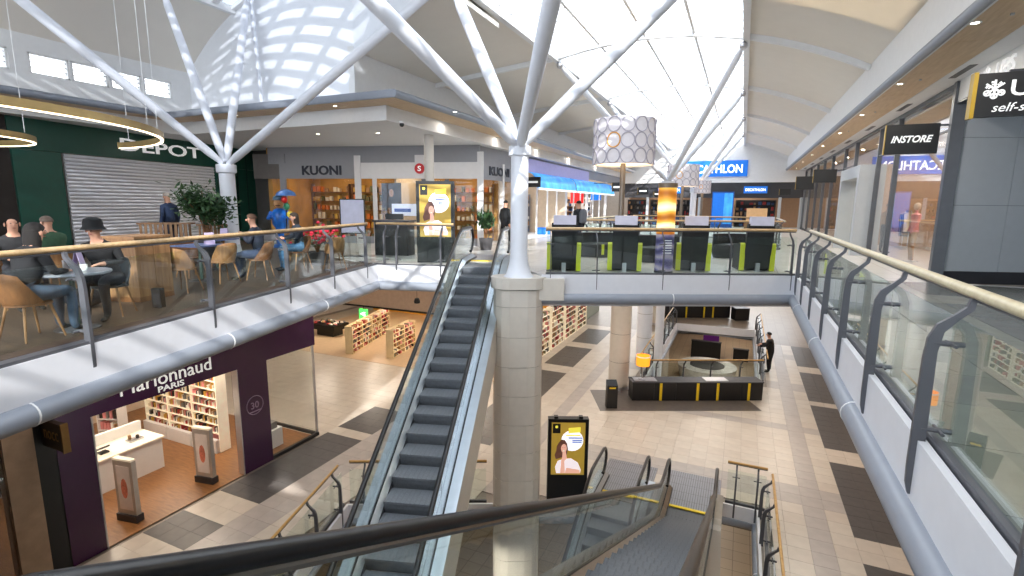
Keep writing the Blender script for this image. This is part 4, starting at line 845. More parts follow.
bs = thing('blade_sign', 'dark hanging sign with gold edge beside the purple pillar', 'sign', (PX + .4, 4.9, -2.9)); B().box(PX + .03, PX + .75, 4.85, 4.95, -3.15, -2.6).build('panel', [mat('sign_brown', (.16, .11, .07), .5)], bs); B().box(PX + .75, PX + .79, 4.84, 4.96, -3.17, -2.58).build('edge', [mat('sign_gold', (.45, .33, .14), .5, .2)], bs); text('lettering', 'nocc', mat('letter_gold', (.62, .50, .30), .5), bs, (PX + .39, 4.845, -2.87), (1, 0, 0), (0, 0, 1), .5, .18, .006, centre=True)
B().box(PX, PX + .4, 4.88, 4.92, -2.58, -2.54).build('arm', [DSTEEL], bs)
WF = wood('parquet', (.47, .31, .17), (.58, .40, .23), .35, (2, 12, 2)); finish('floor_perfumery', [(PX - .02, 3), (PX - .02, 11.85), (-20, 11.85), (-20, 3)], WF, L1)
struct(B().box(-20.1, -20, 3, 11.85, L1, -2.7).box(-20, PX - .25, 2.9, 3, L1, -2.7).build('wall_perfumery_inner', [INW])); struct(B().box(-20, PX - .26, 3, 11.84, -2.75, -2.7).build('ceiling_perfumery', [WHITE]))
for x, y in ((-14, 6), (-14, 9), (-16.5, 7.5), (-17, 10), (-18.5, 5), (-14, 11)): lamp(x, y, -2.8, 1, 1, 40, (1, .86, .70))
PF = [PAL['tan'], PAL['dark'], PAL['pink'], PAL['red'], PAL['white'], PAL['gold'], PAL['cream'], PAL['grey']]
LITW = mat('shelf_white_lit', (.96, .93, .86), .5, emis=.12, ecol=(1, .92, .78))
for k, x in enumerate((-14.75, -15.95, -17.15)):
    t = shelf_unit(['white wall shelf of perfumes nearest the purple pillar', 'middle white wall shelf of perfumes and cosmetics', 'white wall shelf of cosmetics deepest in the perfumery'][k], (x, 9.75, L1 + .013), 0, 1.18, 2.5,   .35, LITW, 20, 9, PF, seed=80 + k)
    B().box(-.58, .58, -.12, 0, 0, .42).build('base_drawer', [KW], t, local=True)
shelf_unit('wall shelf of boxed perfumes on the back wall of the perfumery', (-19.9, 7, L1 + .013), pi / 2, 3.5, 2.4, .35, LITW, 24, 8, PF, seed=90).matrix_basis = Matrix.Translation((-19.6, 7, L1 + .013)) @ Matrix.Rotation(pi / 2, 4, 'Z')
shelf_unit('low gondola of red and pink cosmetics behind the white counter', (-17.0, 6.3, L1 + .013), radians(95), 2.0, 1.1, .5, KW, 10, 3, [PAL['red'], PAL['pink'], PAL['white'], PAL['dark']], seed=91)
shelf_unit('slim white gondola of lipsticks near the wall shelves', (-17.9, 8.7, L1 + .013), radians(20), .7, 1.5, .35, KW, 6, 4, PF, seed=92)
ct = thing('sales_counter', 'white perfumery counter with a raised rear edge', 'counter', (-15.3, 7.5, L1 + .013)); B().box(-15.8, -14.85, 6.6, 8.5, L1 + .013, L1 + .92).build('body', [WHITE], ct); B().box(-15.86, -14.8, 6.55, 8.55, L1 + .92, L1 + .96).build('top', [LITW], ct); B().box(-15.9, -15.78, 6.6, 8.5, L1 + .96, L1 + 1.25).build('rear_ledge', [WHITE], ct)
tl = thing('card_terminal', 'small dark card terminal on the perfumery counter', 'terminal', (-15.2, 7.2, L1 + .96)); B().box(-15.3, -15.1, 7.1, 7.3, L1 + .96, L1 + 1.0).build('base', [BLACK], tl); B().obox((-15.2, 7.2, L1 + 1.1), (.1, 0, .05), (0, .12, 0), (-.01, 0, .02)).build('screen', [mat('screen_grey', (.3, .3, .32), .3)], tl)
pd = thing('product_stand', 'small glass product stand on the perfumery counter', 'stand', (-15.25, 8.0, L1 + .96)); B().box(-15.4, -15.15, 7.85, 8.2, L1 + .96, L1 + 1.0).build('tray', [CHROME], pd); B().box(-15.36, -15.3, 7.9, 7.96, L1 + 1.0, L1 + 1.12).build('bottle', [PAL['tan']], pd); B().box(-15.26, -15.2, 8.05, 8.11, L1 + 1.0, L1 + 1.1).build('bottle', [PAL['dark']], pd)
GATE = mat('gate_silver', (.72, .70, .68), .35, .5)
for k, (px, py, lab) in enumerate(((207, 482, 'silver security gate by the right side of the perfumery entrance'), (131, 520, 'silver security gate in front of the white counter'))):
    p = atz(px, py, L1); t = thing('security_gate', lab, 'gate', (p.x, p.y, L1 + .013), radians(10)); r_ = B()
    B().box(-.28, .28, -.06, .06, .15, 1.55).build('panel', [GATE], t, local=True); B().box(-.2, .2, -.065, .065, .3, 1.42).build('poster', [mat('gate_poster', (.86, .82, .80), .5)], t, local=True); B().ball((.0, -.066, .85), .1, .008, .26).build('poster_figure', [mat('gate_art', (.78, .45, .36), .6, var=.4, scale=8)], t, local=True); B().box(-.3, .3, -.1, .1, 0, .18).build('foot', [DSTEEL], t, local=True); B().box(-.28, .28, -.062, .062, 1.55, 1.6).build('cap', [LITW], t, local=True)
# white display in the corner window
wd = thing('display_plinth', 'white display plinth in the perfumery corner window', 'plinth', (-13.1, 10.8, L1 + .013)); B().box(-13.4, -12.9, 10.5, 11.0, L1 + .013, L1 + .6).build('block', [WHITE], wd); B().box(-13.3, -13.0, 10.6, 10.9, L1 + .6, L1 + .8).build('box', [PAL['grey']], wd)
wd = thing('display_plinth', 'tall white plinth next to the purple pillar window', 'plinth', (-13.2, 10.3, L1 + .013)); B().box(-13.3, -13.05, 10.2, 10.4, L1 + .013, L1 + 1.0).build('block', [WHITE], wd); B().box(-13.27, -13.08, 10.22, 10.38, L1 + 1.0, L1 + 1.02).build('cap', [LITW], wd)
# shoe shop at the back of the hall
SY = 19.0
sw = struct(B().box(-24, -9.3, SY, SY + .2, -3.2, -.73).build('wall_shoe_shop', [mat('bulkhead_beige', (.72, .62, .54), .7)])); B().box(-24, -9.3, SY - .02, SY + .22, -3.28, -3.2).build('header_edge', [BLACK], sw)
struct(B().box(-24, -9.3, 29, 29.1, L1, -.73).build('wall_shoe_back', [mat('wall_mustard', (.80, .58, .20), .6)])); finish('floor_shoe_shop', [(-24, SY + .05), (-9.3, SY + .05), (-9.3, 29), (-24, 29)], mat('shoe_floor', (.78, .67, .54), .35), L1)
for x in (-21, -17.5, -14, -11):
    for y in (21, 25): lamp(x, y, -3.0, 1.2, 1.2, 60, (1, .86, .70))
SH = [PAL[k] for k in ('dark', 'tan', 'cream', 'grey', 'pink', 'white', 'olive', 'red')]; CREAMF = mat('fixture_cream', (.86, .78, .62), .6)
for k, (ax, ay, bx_, by_) in enumerate(((-17.6, 19.6, -18.9, 24.4), (-15.3, 19.9, -15.8, 23.4), (-13.0, 20.2, -13.3, 24))):
    a = Vector((ax, ay, 0)); c = Vector((bx_, by_, 0)); dr = (c - a).normalized(); n_ = int((c - a).length / 1.2)
    for i in range(n_):
        q = a + dr * (.6 + i * 1.2); rz = math.atan2(dr.y, dr.x)
        if k == 0 or k == 1 or i < 2:
            nm = ['first', 'second', 'third', 'fourth'][i]; rw_ = ['left', 'middle', 'right'][k]
            t = shelf_unit('cream shoe rack full of shoes, %s in the %s row of the shoe shop' % (nm, rw_), (q.x, q.y, L1 + .013), rz, 1.16, 1.45, .4, CREAMF, 9, 6, SH, seed=100 + k * 10 + i)
tb_ = thing('shoe_table', 'low black table heaped with shoes in the shoe shop', 'table', (-21.6, 22.3, L1 + .013)); B().box(-22.5, -20.7, 21.6, 22.8, L1 + .4, L1 + .7).build('top', [BLACK], tb_); B().box(-22.2, -21, 21.8, 22.6, L1 + .013, L1 + .4).build('base', [BLACK], tb_)
g = B(); rnd = random.Random(5)
for k in range(40):
    g.cur = rnd.randrange(8); x, y = rnd.uniform(-22.4, -20.8), rnd.uniform(21.7, 22.7); g.ball((x, y, L1 + .76), .14, .06, .06, 6, 4)
g.cur = 7; g = g.build('heap_of_shoes', SH, None); stuff(g); g['label'] = 'heap of assorted shoes on the low black table'; g['category'] = 'shoes'
ex = thing('exit_sign', 'green lit exit sign above the shoe racks', 'sign', (-20.6, 24.5, -3.6)); e0 = aty(363, 314, 24.5); EXG = mat('exit_green', (.25, .85, .30), .4, emis=2.0)
B().box(e0.x - .3, e0.x + .3, 24.5, 24.6, e0.z - .35, e0.z + .3).build('panel', [EXG], ex); text('arrow', '<E', LETB, ex, (e0.x, 24.49, e0.z), (1, 0, 0), (0, 0, 1), .4, .25, .01, .02, centre=True); B().box(e0.x - .02, e0.x + .02, 24.53, 24.57, e0.z + .3, -.73).build('rod', [DSTEEL], ex)
pl = aty(417, 301, 15.5); pn = thing('pendant_speaker', 'small dark pendant speaker hanging under the terrace', 'speaker', (pl.x, 15.5, pl.z)); B().lathe([(.03, .12), (.08, .1), (.12, -.02), (.1, -.08), (.02, -.1)], (pl.x, 15.5, pl.z), 14).build('body', [BLACK], pn, smooth=True); B().tube([(pl.x, 15.5, pl.z + .1), (pl.x, 15.5, -.73)], .008, 6).build('cable', [BLACK], pn)
# shop with bright shelves left of the dark inserts
lw2 = struct(B().box(-9.35, -9.25, SY + .2, 36, -3.0, -.73).build('wall_lower_left', [INW])); struct(B().box(-12.2, -12.1, 29.2, 36, L1, -.73).build('wall_lower_left_back', [INB]))
for k in range(5):
    shelf_unit(['white shoe shelf behind the tall cream column', 'second white shoe shelf behind the tall cream column', 'white shoe shelf level with the round cream column', 'white shelf at the corner of the lower left shop', 'far white shelf of the lower left shop'][k], (-8.75, 21.2 + k * 2.3, L1 + .001), pi / 2, 2.0, 2.3, .35, LITW, 12, 8, SH, seed=130 + k)
struct(B().box(-9.2, -9.1, 32.6, 36, L1, -3.0).build('wall_lower_green', [mat('green_glass_wall', (.42, .45, .30), .3)]))
struct(B().box(5.2, 5.3, -3, 60, L1, -.73).build('wall_lower_right', [mat('lower_shop_wall', (.74, .64, .54), .6)]))
# ================================================================ COUNTER WITH YELLOW STRIPES, BIN, LAMP
ca = Vector((-3.47, 19.47, L1)); cb_ = Vector((1.23, 21.71, L1)); cdv = (cb_ - ca).normalized(); cn = Vector((-cdv.y, cdv.x, 0)); Lc = (cb_ - ca).length; CH = .78
kt = thing('kiosk_counter', 'long black kiosk counter with yellow stripes downstairs', 'counter', ca, math.atan2(cdv.y, cdv.x)); YST = mat('stripe_yellow', (.85, .72, .10), .5)
for i in range(6): B().box(Lc * i / 6 + .004, Lc * (i + 1) / 6 - .004, 0, .62, .02, CH - .04).build('front_panel', [BLACK], kt, local=True)
B().box(-.02, Lc + .02, -.02, .66, CH - .04, CH).build('top', [DSTEEL], kt, local=True)
for s_ in (1.08, 2.55, 3.35, 4.6): B().box(s_, s_ + .1, -.012, .0, .02, CH - .04).build('stripe', [YST], kt, local=True)
for s_ in (.1, 2.95): B().box(s_, s_ + .9, .1, .55, CH, CH + .02).build('inset_tray', [CHROME], kt, local=True)
lt = thing('table_lamp', 'table lamp with a glowing orange shade on the black counter', 'lamp', ca + cdv * .45 + cn * .3 + Vector((0, 0, CH + .02))); OR_ = mat('shade_orange', (.95, .62, .15), .6, emis=.75, ecol=(1, .6, .15))
B().lathe([(.16, 0), (.16, .03), (.03, .05), (.02, .6)], n=16).build('base', [CHROME], lt, local=True, smooth=True); B().lathe([(.26, .58), (.27, .72), (.27, .98)], n=24, caps=False).build('shade', [OR_], lt, local=True, smooth=True); B().lathe([(.268, .93), (.275, .93), (.275, .98), (.268, .98)], n=24, caps=False).build('shade_rim', [LITW], lt, local=True)
bn = thing('litter_bin', 'black litter bin with a yellow slot beside the round column', 'bin', (*atz(611, 407, L1)[:2], L1), BR); B().box(-.2, .2, -.15, .15, 0, .9).build('body', [BLACK], bn, local=True); B().extr([(-.2, -.15, .9), (-.2, .15, .9), (-.2, .15, 1.05)], (.4, 0, 0)).build('hood', [BLACK], bn, local=True); B().box(-.12, .12, -.152, -.14, .78, .84).build('slot', [YST], bn, local=True)
# far lower furniture
for k, (px, py, w, lab) in enumerate(((700, 312, 60, 'dark planter box with yellow stripes beyond the lower opening'), (742, 315, 14, 'black box beyond the lower opening on the right'), (664, 312, 9, 'black armchair beyond the lower opening'))):
    p = atz(px, py + 6, L1); D_ = (p - EYE).dot(fw); ww = w * D_ / F / 2; t = thing('planter_box', lab, 'planter', (p.x, p.y, L1), BR); B().box(-ww, ww, 0, .7, .02, .8).build('body', [BLACK], t, local=True); B().box(-ww, ww, -.02, .72, .8, .86).build('rim', [DSTEEL], t, local=True)
    for s_ in (-.5, .1, .4):
        if k == 0: B().box(ww * s_, ww * s_ + .1, -.02, 0, .02, .8).build('stripe', [YST], t, local=True)
# basement things seen through the opening
rb = thing('ring_counter', 'round white ring counter on the basement floor', 'counter', (-1.7, 41.0, L0)); B().lathe([(2.0, 0), (2.05, .5), (2.15, .95), (1.3, .98), (1.25, .5), (1.3, 0)], (-1.7, 41.0, L0), 36).build('ring', [mat('ring_marble', (.88, .88, .87), .3, var=.15, scale=3)], rb, smooth=True); B().lathe([(1.25, .002), (1.25, .99)], (-1.7, 41.0, L0), 30).build('dark_core', [BLACK], rb)
for k, (x0, x1, y, h, m, lab) in enumerate(((-3.3, -.9, 46, 1.5, BLACK, 'black partition behind the round ring counter'), (.1, 1.3, 46.5, 1.0, BLACK, 'short black partition on the right of the basement'), (-2.6, -1.2, 50.5, 1.6, mat('kiosk_violet', (.34, .10, .40), .4, emis=.2), 'violet kiosk at the back of the basement'))):
    t = thing('partition', lab, 'partition' if k < 2 else 'kiosk', ((x0 + x1) / 2, y, L0)); B().box(x0, x1, y, y + .3, L0, L0 + h).build('panel', [m], t); B().box(x0 - .03, x1 + .03, y - .04, y + .34, L0 + h, L0 + h + .06).build('cap', [DSTEEL if k < 2 else LITW], t)
t = thing('round_column', 'round pale column on the basement floor', 'column', (-4.9, 39.5, L0)); B().lathe([(.5, 0), (.5, 4.9)], (-4.9, 39.5, L0), 24).build('shaft', [CLAD], t, smooth=True); B().lathe([(.53, 0), (.53, .12)], (-4.9, 39.5, L0), 24).build('base', [CHROME], t)
struct(B().box(-12, 6, 55, 55.2, L0, L1 - .6).build('wall_basement', [mat('basement_wall', (.68, .55, .48), .7)])); 
# ================================================================ DISPLAYS
AD_BG = mat('ad_mustard', (.68, .56, .22), .4, emis=.3, ecol=(.70, .57, .22)); AD_W = mat('ad_white', (.95, .95, .97), .4, emis=.6); AD_H = mat('ad_hair', (.38, .24, .20), .5, emis=.25, ecol=(.45, .28, .22), var=.3, scale=9)
AD_S = mat('ad_skin', (.90, .70, .62), .5, emis=.45, ecol=(.90, .68, .60)); AD_SH = mat('ad_shirt', (.93, .88, .90), .5, emis=.5, ecol=(.93, .88, .90)); AD_B = mat('ad_blue', (.35, .45, .75), .5, emis=.4); AD_Y = mat('ad_yellow', (.90, .85, .30), .5, emis=.5)
def display(label, loc, rz):
    t = thing('advertising_display', label, 'display', loc, rz); w, h = 1.04, 2.24
    B().box(-w / 2, w / 2, -.1, .1, .0, h).build('cabinet', [BLACK], t, local=True)
    for s in (-.32, .32): B().box(s - .05, s + .05, -.06, .06, h, h + .05).build('lug', [BLACK], t, local=True)
    x0, x1, z0, z1 = -.43, .43, .72, 2.15; sc = B().box(x0, x1, -.106, -.1, z0, z1).build('screen', [AD_BG], t, local=True); sw_, sh_ = x1 - x0, z1 - z0
    def poly(name, pts, m, o): return B().extr([(x0 + u * sw_, -.106 - o, z0 + v * sh_) for u, v in pts], (0, -.001, 0)).build(name, [m], sc, local=True)
    def ell(cx, cy, rx_, ry_, n=20, a0=0): return [(cx + rx_ * cos(2 * pi * k / n), cy + ry_ * sin(2 * pi * k / n) ) for k in range(n)]
    poly('printed_bubble', ell(.62, .66, .33, .2), AD_W, .001); poly('printed_pack', [(.5, .8), (.86, .82), (.86, .92), (.5, .9)], AD_Y, .002); poly('printed_logo', [(.03, .8), (.26, .8), (.26, .98), (.03, .98)], BLACK, .002); poly('printed_logo_mark', ell(.145, .92, .05, .03, 5), AD_Y, .003)
    for i, (a, c, v, m) in enumerate(((.42, .86, .75, AD_Y), (.5, .92, .70, AD_B), (.62, .92, .655, AD_B), (.62, .9, .62, AD_B))): poly('printed_line', [(a, v), (c, v), (c, v + .022), (a, v + .022)], m, .003)
    poly('printed_hair', [(.22, .62), (.3, .68), (.4, .67), (.47, .6), (.5, .5), (.47, .4), (.42, .36), (.28, .33), (.14, .3), (.1, .38), (.15, .47), (.16, .55)], AD_H, .002)
    poly('printed_shirt', [(.16, .03), (.12, .15), (.2, .27), (.36, .31), (.6, .32), (.8, .24), (.9, .1), (.88, .03)], AD_SH, .003); poly('printed_face', ell(.375, .51, .085, .085), AD_S, .004); poly('printed_neck', [(.34, .44), (.44, .44), (.47, .31), (.4, .27), (.33, .31)], AD_S, .0035)
    poly('printed_arm', [(.28, .03), (.3, .28), (.38, .42), (.44, .4), (.4, .28), (.42, .03)], AD_S, .005); poly('printed_arm', [(.42, .03), (.46, .14), (.86, .1), (.88, .03)], AD_S, .005); poly('printed_smile', [(.35, .468), (.40, .468), (.375, .455)], AD_W, .006)
    for u in (.345, .405): poly('printed_eye', ell(u, .53, .012, .007, 8), AD_H, .006)
    return t
p = (atz(416, 265, 0) + atz(452, 263, 0)) / 2
display('black advertising display with a smiling woman, upstairs by the escalator top', (p.x - .12, p.y + .3, .012), radians(24))
pl_ = (atz(545, 500, L1) + atz(583, 500, L1)) / 2
display('black advertising display with a smiling woman, downstairs by the cream column', (pl_.x + .02, pl_.y + .12, L1), radians(24))
# white notice board, easel
t = thing('notice_board', 'white notice board in a black frame on legs behind the terrace rail', 'board', (*aty(352, 200, 12.4)[:2], .012), radians(22))
B().box(-.36, .36, -.02, 0, .72, 1.72).build('board', [mat('board_white', (.80, .80, .88), .5)], t, local=True)
for q in ((-.39, -.36), (.36, .39)): B().box(q[0], q[1], -.03, .01, .69, 1.75).build('frame_side', [BLACK], t, local=True)
for z in (.69, 1.72): B().box(-.39, .39, -.03, .01, z, z + .03).build('frame_bar', [BLACK], t, local=True)
for s in (-.36, .36): B().box(s - .015, s + .015, -.02, .0, 0, .7).build('leg', [BLACK], t, local=True)
B().box(-.35, .35, -.25, .25, 0, .02).build('foot', [BLACK], t, local=True)
t = thing('reception_desk', 'black reception desk with a slim screen outside the agency', 'desk', (*aty(395, 240, 13.4)[:2], .012), radians(15)); B().box(-.55, .55, -.3, .3, 0, 1.05).build('body', [BLACK], t, local=True); B().box(-.6, .6, -.35, .35, 1.05, 1.1).build('top', [DSTEEL], t, local=True); B().box(-.3, .3, -.02, .02, 1.12, 1.3).build('screen', [BLACK], t, local=True)
# ================================================================ BRIDGE FURNITURE
LIME = mat('lime_green', (.76, .79, .16), .5); SEATB = mat('seat_black', (.085, .09, .10), .55, var=.1, scale=20); PALEH = mat('headrest_lilac', (.80, .79, .85), .7)
def massage_chair(label, loc, rz):
    t = thing('massage_chair', label, 'armchair', loc, rz, 'massage chairs on the bridge')
    rows = [[(-.31, y, z), (-.15, y - .015, z), (.15, y - .015, z), (.31, y, z)] for y, z in ((-.02, .08), (-.05, .4), (-.12, .8), (-.2, 1.12), (-.2, 1.2))]
    B().shell(rows, lambda p: Vector((0, .14, 0))).build('backrest', [SEATB], t, local=True, smooth=True)
    B().obox((0, -.15, 1.27), (.27, 0, 0), (0, .07, 0), (0, 0, .11)).build('headrest', [PALEH], t, local=True)
    B().extr([(-.28, .1, .3), (-.28, .1, .46), (-.28, .62, .5), (-.28, .68, .42), (-.28, .62, .3)], (.56, 0, 0)).build('seat', [SEATB], t, local=True); B().box(-.3, .3, .1, .6, .02, .3).build('base', [BLACK], t, local=True)
    B().obox((0, .78, .26), (.25, 0, 0), (0, .12, .0), (0, -.1, .2)).build('footrest', [SEATB], t, local=True)
    for s in (-1, 1):
        a = B().extr([(s * .36 - .055, -.0, .02), (s * .36 - .055, -.02, .66), (s * .36 - .055, .1, .72), (s * .36 - .055, .68, .62), (s * .36 - .055, .72, .5), (s * .36 - .055, .7, .02)], (.11, 0, 0)).build('arm', [SEATB], t, local=True); B().extr([(s * .36 - .057, -.045, .02), (s * .36 - .057, -.06, .68), (s * .36 - .057, -.0, .72), (s * .36 - .057, .0, .02)], (.114, 0, 0)).build('arm_panel', [LIME], a, local=True)
    B().box(-.05, .05, -.14, -.06, .0, .22).build('coin_box', [CHROME], t, local=True); return t
for k, (px, lab) in enumerate(((565, 'black massage chair with lime arms, nearest the white column'), (627, 'black massage chair with lime arms in front of the drum lamp'), (697, 'black massage chair with lime arms right of the glowing pillar'), (762, 'black massage chair with lime arms nearest the right gallery'))):
    p = atz(px, 273.5, 0) + Vector((nb_.x, nb_.y, 0)) * .32; massage_chair(lab, (p.x, p.y, .012), BR - (.1, .22, .2, .2)[k])
gt = thing('light_pillar', 'glowing square advertising pillar with a golden print on the bridge', 'pillar', (*(atz(667, 275, 0) + Vector((nb_.x, nb_.y, 0)) * .3)[:2], .012), BR)
def swirl(name, c1, c2, c3, em, sc):
    m = bpy.data.materials.new(name); m.use_nodes = True; n = m.node_tree; p = n.nodes['Principled BSDF']; tc = n.nodes.new('ShaderNodeTexCoord'); wv = n.nodes.new('ShaderNodeTexWave'); rp = n.nodes.new('ShaderNodeValToRGB')
    wv.inputs['Scale'].default_value = sc; wv.inputs['Distortion'].default_value = 6; wv.inputs['Detail'].default_value = 2; wv.bands_direction = 'Z'
    rp.color_ramp.elements[0].color = (*lin(c1), 1); rp.color_ramp.elements[1].color = (*lin(c3), 1); e = rp.color_ramp.elements.new(.5); e.color = (*lin(c2), 1)
    n.links.new(tc.outputs['Object'], wv.inputs['Vector']); n.links.new(wv.outputs['Fac'], rp.inputs['Fac']); n.links.new(rp.outputs['Color'], p.inputs['Base Color']); n.links.new(rp.outputs['Color'], p.inputs['Emission Color']); p.inputs['Emission Strength'].default_value = em; MATS[name] = m; return m
B().lathe([(.225, 0), (.225, .06)], n=28).build('foot', [DSTEEL], gt, local=True); B().lathe([(.215, .95), (.215, 2.05)], n=28).build('print', [swirl('gold_print', (.60, .34, .08), (.90, .66, .25), (1, .92, .72), .7, .7)], gt, local=True, smooth=True); B().lathe([(.215, .06), (.215, .95)], n=28).build('print', [swirl('violet_print', (.22, .20, .36), (.38, .35, .52), (.58, .54, .60), .25, 1.2)], gt, local=True, smooth=True)
for k in range(6): B().box(-.1, .1, -.222, -.19, .5 + k * .06, .515 + k * .06).build('printed_line', [LETW], gt, local=True)
B().lathe([(.225, 2.05), (.225, 2.16)], n=28).build('cap', [mat('pillar_cap', (.45, .38, .30), .4)], gt, local=True)
SHADE = mat('shade_fabric', (.80, .78, .80), .8, emis=.08, ecol=(1, .95, .9)); RINGG = mat('ring_grey', (.62, .60, .64), .6, emis=.12); RINGO = mat('ring_orange', (.88, .62, .25), .6)
def drum_lamp(label, x, y, zc, r=.82, h=1.2):
    t = thing('drum_floor_lamp', label, 'floor lamp', (x, y, .012)); zb = zc - h / 2
    B().lathe([(.35, 0), (.35, .05), (.08, .08)], (x, y, .012), 24).build('base', [STEEL], t); B().lathe([(.075, .05), (.075, zb + .3)], (x, y, .012), 16).build('pole', [mat('lamp_pole', (.52, .48, .44), .4, .5)], t, smooth=True)
    B().lathe([(r, zb), (r, zb + h), (r - .02, zb + h), (r - .02, zb)], (x, y, 0), 40, caps=False).build('shade', [SHADE], t, smooth=True); B().lathe([(.02, zb + .08), (r - .03, zb + .06), (r - .03, zb + .05), (.02, zb + .05)], (x, y, 0), 32, caps=False).build('diffuser', [mat('diffuser_warm', (1, .9, .75), .6, emis=2.2, ecol=(1, .86, .66))], t)
    g = B(); N = 14; first = True
    for i in range(N):
        for j in range(3):
            g.cur = 1 if (i == 10 and j == 1) else 0; th0 = 2 * pi * i / N + .1; zc_ = zb + h * (j + .5) / 3; pts = []
            for k in range(16):
                a = 2 * pi * k / 16; th = th0 + cos(a) * pi / N * .95; pts.append((x + (r + .008) * cos(th), y + (r + .008) * sin(th), zc_ + sin(a) * h / 6 * .95))
            g.tube(pts, .017, 4, closed=True)
    g.cur = 1; stuff(g.build('ring_pattern', [RINGG, RINGO], t)); return t
drum_lamp('giant floor lamp with a ring-patterned drum shade on the bridge', -3.13, 14.45, 3.33)
drum_lamp('second ring-patterned drum floor lamp beyond the far opening', -3.15, 29.8, 3.25, .82, 1.15)
drum_lamp('farthest small ring-patterned drum floor lamp', -2.55, 36, 2.85, .5, .8)
for k, (px, py, lab) in enumerate(((508 + 145, 262, 'low black lounge seat left of the glowing pillar'), (735, 258, 'low black lounge seat with lime stripe between the massage chairs'), (600, 257, 'low black lounge seat behind the backpacker'))):
    p = atz(px, py, 0); t = thing('lounge_seat', lab, 'seat', (p.x, p.y, .012), BR); B().lathe([(.55, .02), (.6, .25), (.55, .42), (.1, .46)], n=24, sx=1.3, sy=.7).build('cushion', [SEATB], t, local=True, smooth=True)
    B().extr([(.75 * cos(a), .45 * sin(a), .3) for a in [pi * k2 / 10 for k2 in range(11)]] + [(.6 * cos(a), .34 * sin(a), .3) for a in [pi * k2 / 10 for k2 in range(10, -1, -1)]], (0, 0, .45)).build('back', [SEATB], t, local=True); B().box(-.04, .04, -.42, -.36, .1, .42).build('stripe', [LIME], t, local=True)
# ring pendant lights over the terrace
def ring_light(label, c, r, z, a0, a1, cables):
    t = thing('ring_pendant', label, 'pendant lamp', (c[0], c[1], z)); n = 72; A = [radians(a0 + (a1 - a0) * k / n) for k in range(n + 1)]
    GOLD = mat('ring_gold', (.72, .62, .42), .35, .6); outer = [[(c[0] + q * cos(a), c[1] + q * sin(a), zz) for q, zz in ((r, z), (r, z + .13))] for a in A]
    B().shell(outer, lambda p: Vector(((c[0] - p.x) / r * .08, (c[1] - p.y) / r * .08, 0))).build('band', [GOLD], t, smooth=True)
    led = [[(c[0] + q * cos(a), c[1] + q * sin(a), z - .004) for q in (r - .06, r - .015)] for a in A]; B().shell(led, lambda p: Vector((0, 0, -.012))).build('light_strip', [WARMLED], t, smooth=True)
    for a in cables: q = Vector((c[0] + (r - .04) * cos(radians(a)), c[1] + (r - .04) * sin(radians(a)), z + .16)); B().tube([q, Vector((q.x, q.y, z2(max(V2X0 + .05, min(V2X1, q.x)))))], .006, 5).build('cable', [WHITE], t)
    return t
ring_light('large gold ring pendant lamp hanging over the cafe terrace', (-14, 3.55), 4.5, 2.95, -100, 95, (0, 40, 68, 90))
ring_light('smaller gold ring pendant lamp at the left edge', (-16.0, 4.75), 2.1, 2.95, -60, 290, (45, 0, 120))
# ================================================================ CAFE TERRACE
FZ = .013
def P0(px, py, D): p = atd(px, py, D); return (p.x, p.y)
def shell_chair(label, loc, rz, shell=OAK, legm=OAK, pad=None):
    t = thing('cafe_chair', label, 'chair', (loc[0], loc[1], FZ), rz)       # faces +y
    rows = [[(.23 * cos(a) * s, .02 + .22 * sin(a) * s * 1.0, .445 - .012 * s) for a in [2 * pi * k / 20 for k in range(21)]] for s in (.02, .6, 1.0)]
    B().shell(rows, lambda p: Vector((0, 0, -.02))).build('seat', [pad or shell], t, local=True, smooth=True)
    rows = []
    for z, rr in ((.44, .225), (.6, .245), (.74, .25), (.82, .235)):
        sp = radians(100 - (z - .44) * 110); rows.append([(rr * sin(th), .02 - rr * cos(th) - (z - .44) * .18, z - .10 * (abs(th) / 1.7) ** 2 * (z - .44) / .3) for th in [sp * (k / 7 - 1) for k in range(15)]])
    B().shell(rows, lambda p: Vector((-p.x * .07, -(p.y) * .07, 0))).build('backrest', [shell], t, local=True, smooth=True)
    for sx in (-1, 1):
        for sy in (-1, 1): B().tube([(sx * .14, .02 + sy * .13, .43), (sx * .22, .02 + sy * .21, 0)], [.017, .011], 8).build('leg', [legm], t, local=True, smooth=True)
    return t
TBL = mat('table_blue', (.36, .42, .58), .3, var=.1); TBG = mat('table_grey', (.55, .56, .60), .3, var=.1); SEATG = mat('chair_grey', (.24, .26, .28), .8)
def cafe_table(label, loc, r, m, sq=False):
    t = thing('cafe_table', label, 'table', (loc[0], loc[1], FZ), radians(10))
    if sq: B().box(-r, r, -r, r, .72, .75).build('top', [m], t, local=True)
    else: B().lathe([(r - .01, .715), (r, .725), (r, .745), (r - .01, .75)], n=28).build('top', [m], t, local=True)
    B().lathe([(.035, .02), (.03, .72)], n=12).build('column', [mat('table_leg', (.35, .44, .40), .4, .4)], t, local=True, smooth=True); B().lathe([(.24, 0), (.24, .012), (.05, .03)], n=24).build('foot', [STEEL], t, local=True); return t
def P0(px, py, D): p = atd(px, py, D); return (p.x, p.y)
T0 = P0(72, 282, 6.5); T1 = (-11.6, 8.35); T2 = (-10.25, 7.0)
cafe_table('round grey cafe table beside the terrace rail with drinks on it', T0, .42, TBG); cafe_table('square blue cafe table by the leafy plant', T1, .36, TBL, True); cafe_table('square blue cafe table between the oak chairs', T2, .36, TBL, True)
shell_chair('oak shell chair seen from behind by the slatted partition', (-9.25, 5.95), radians(20), OAK)
shell_chair('oak shell chair right of the blue table near the rail', (-9.62, 7.05), radians(85), OAK)
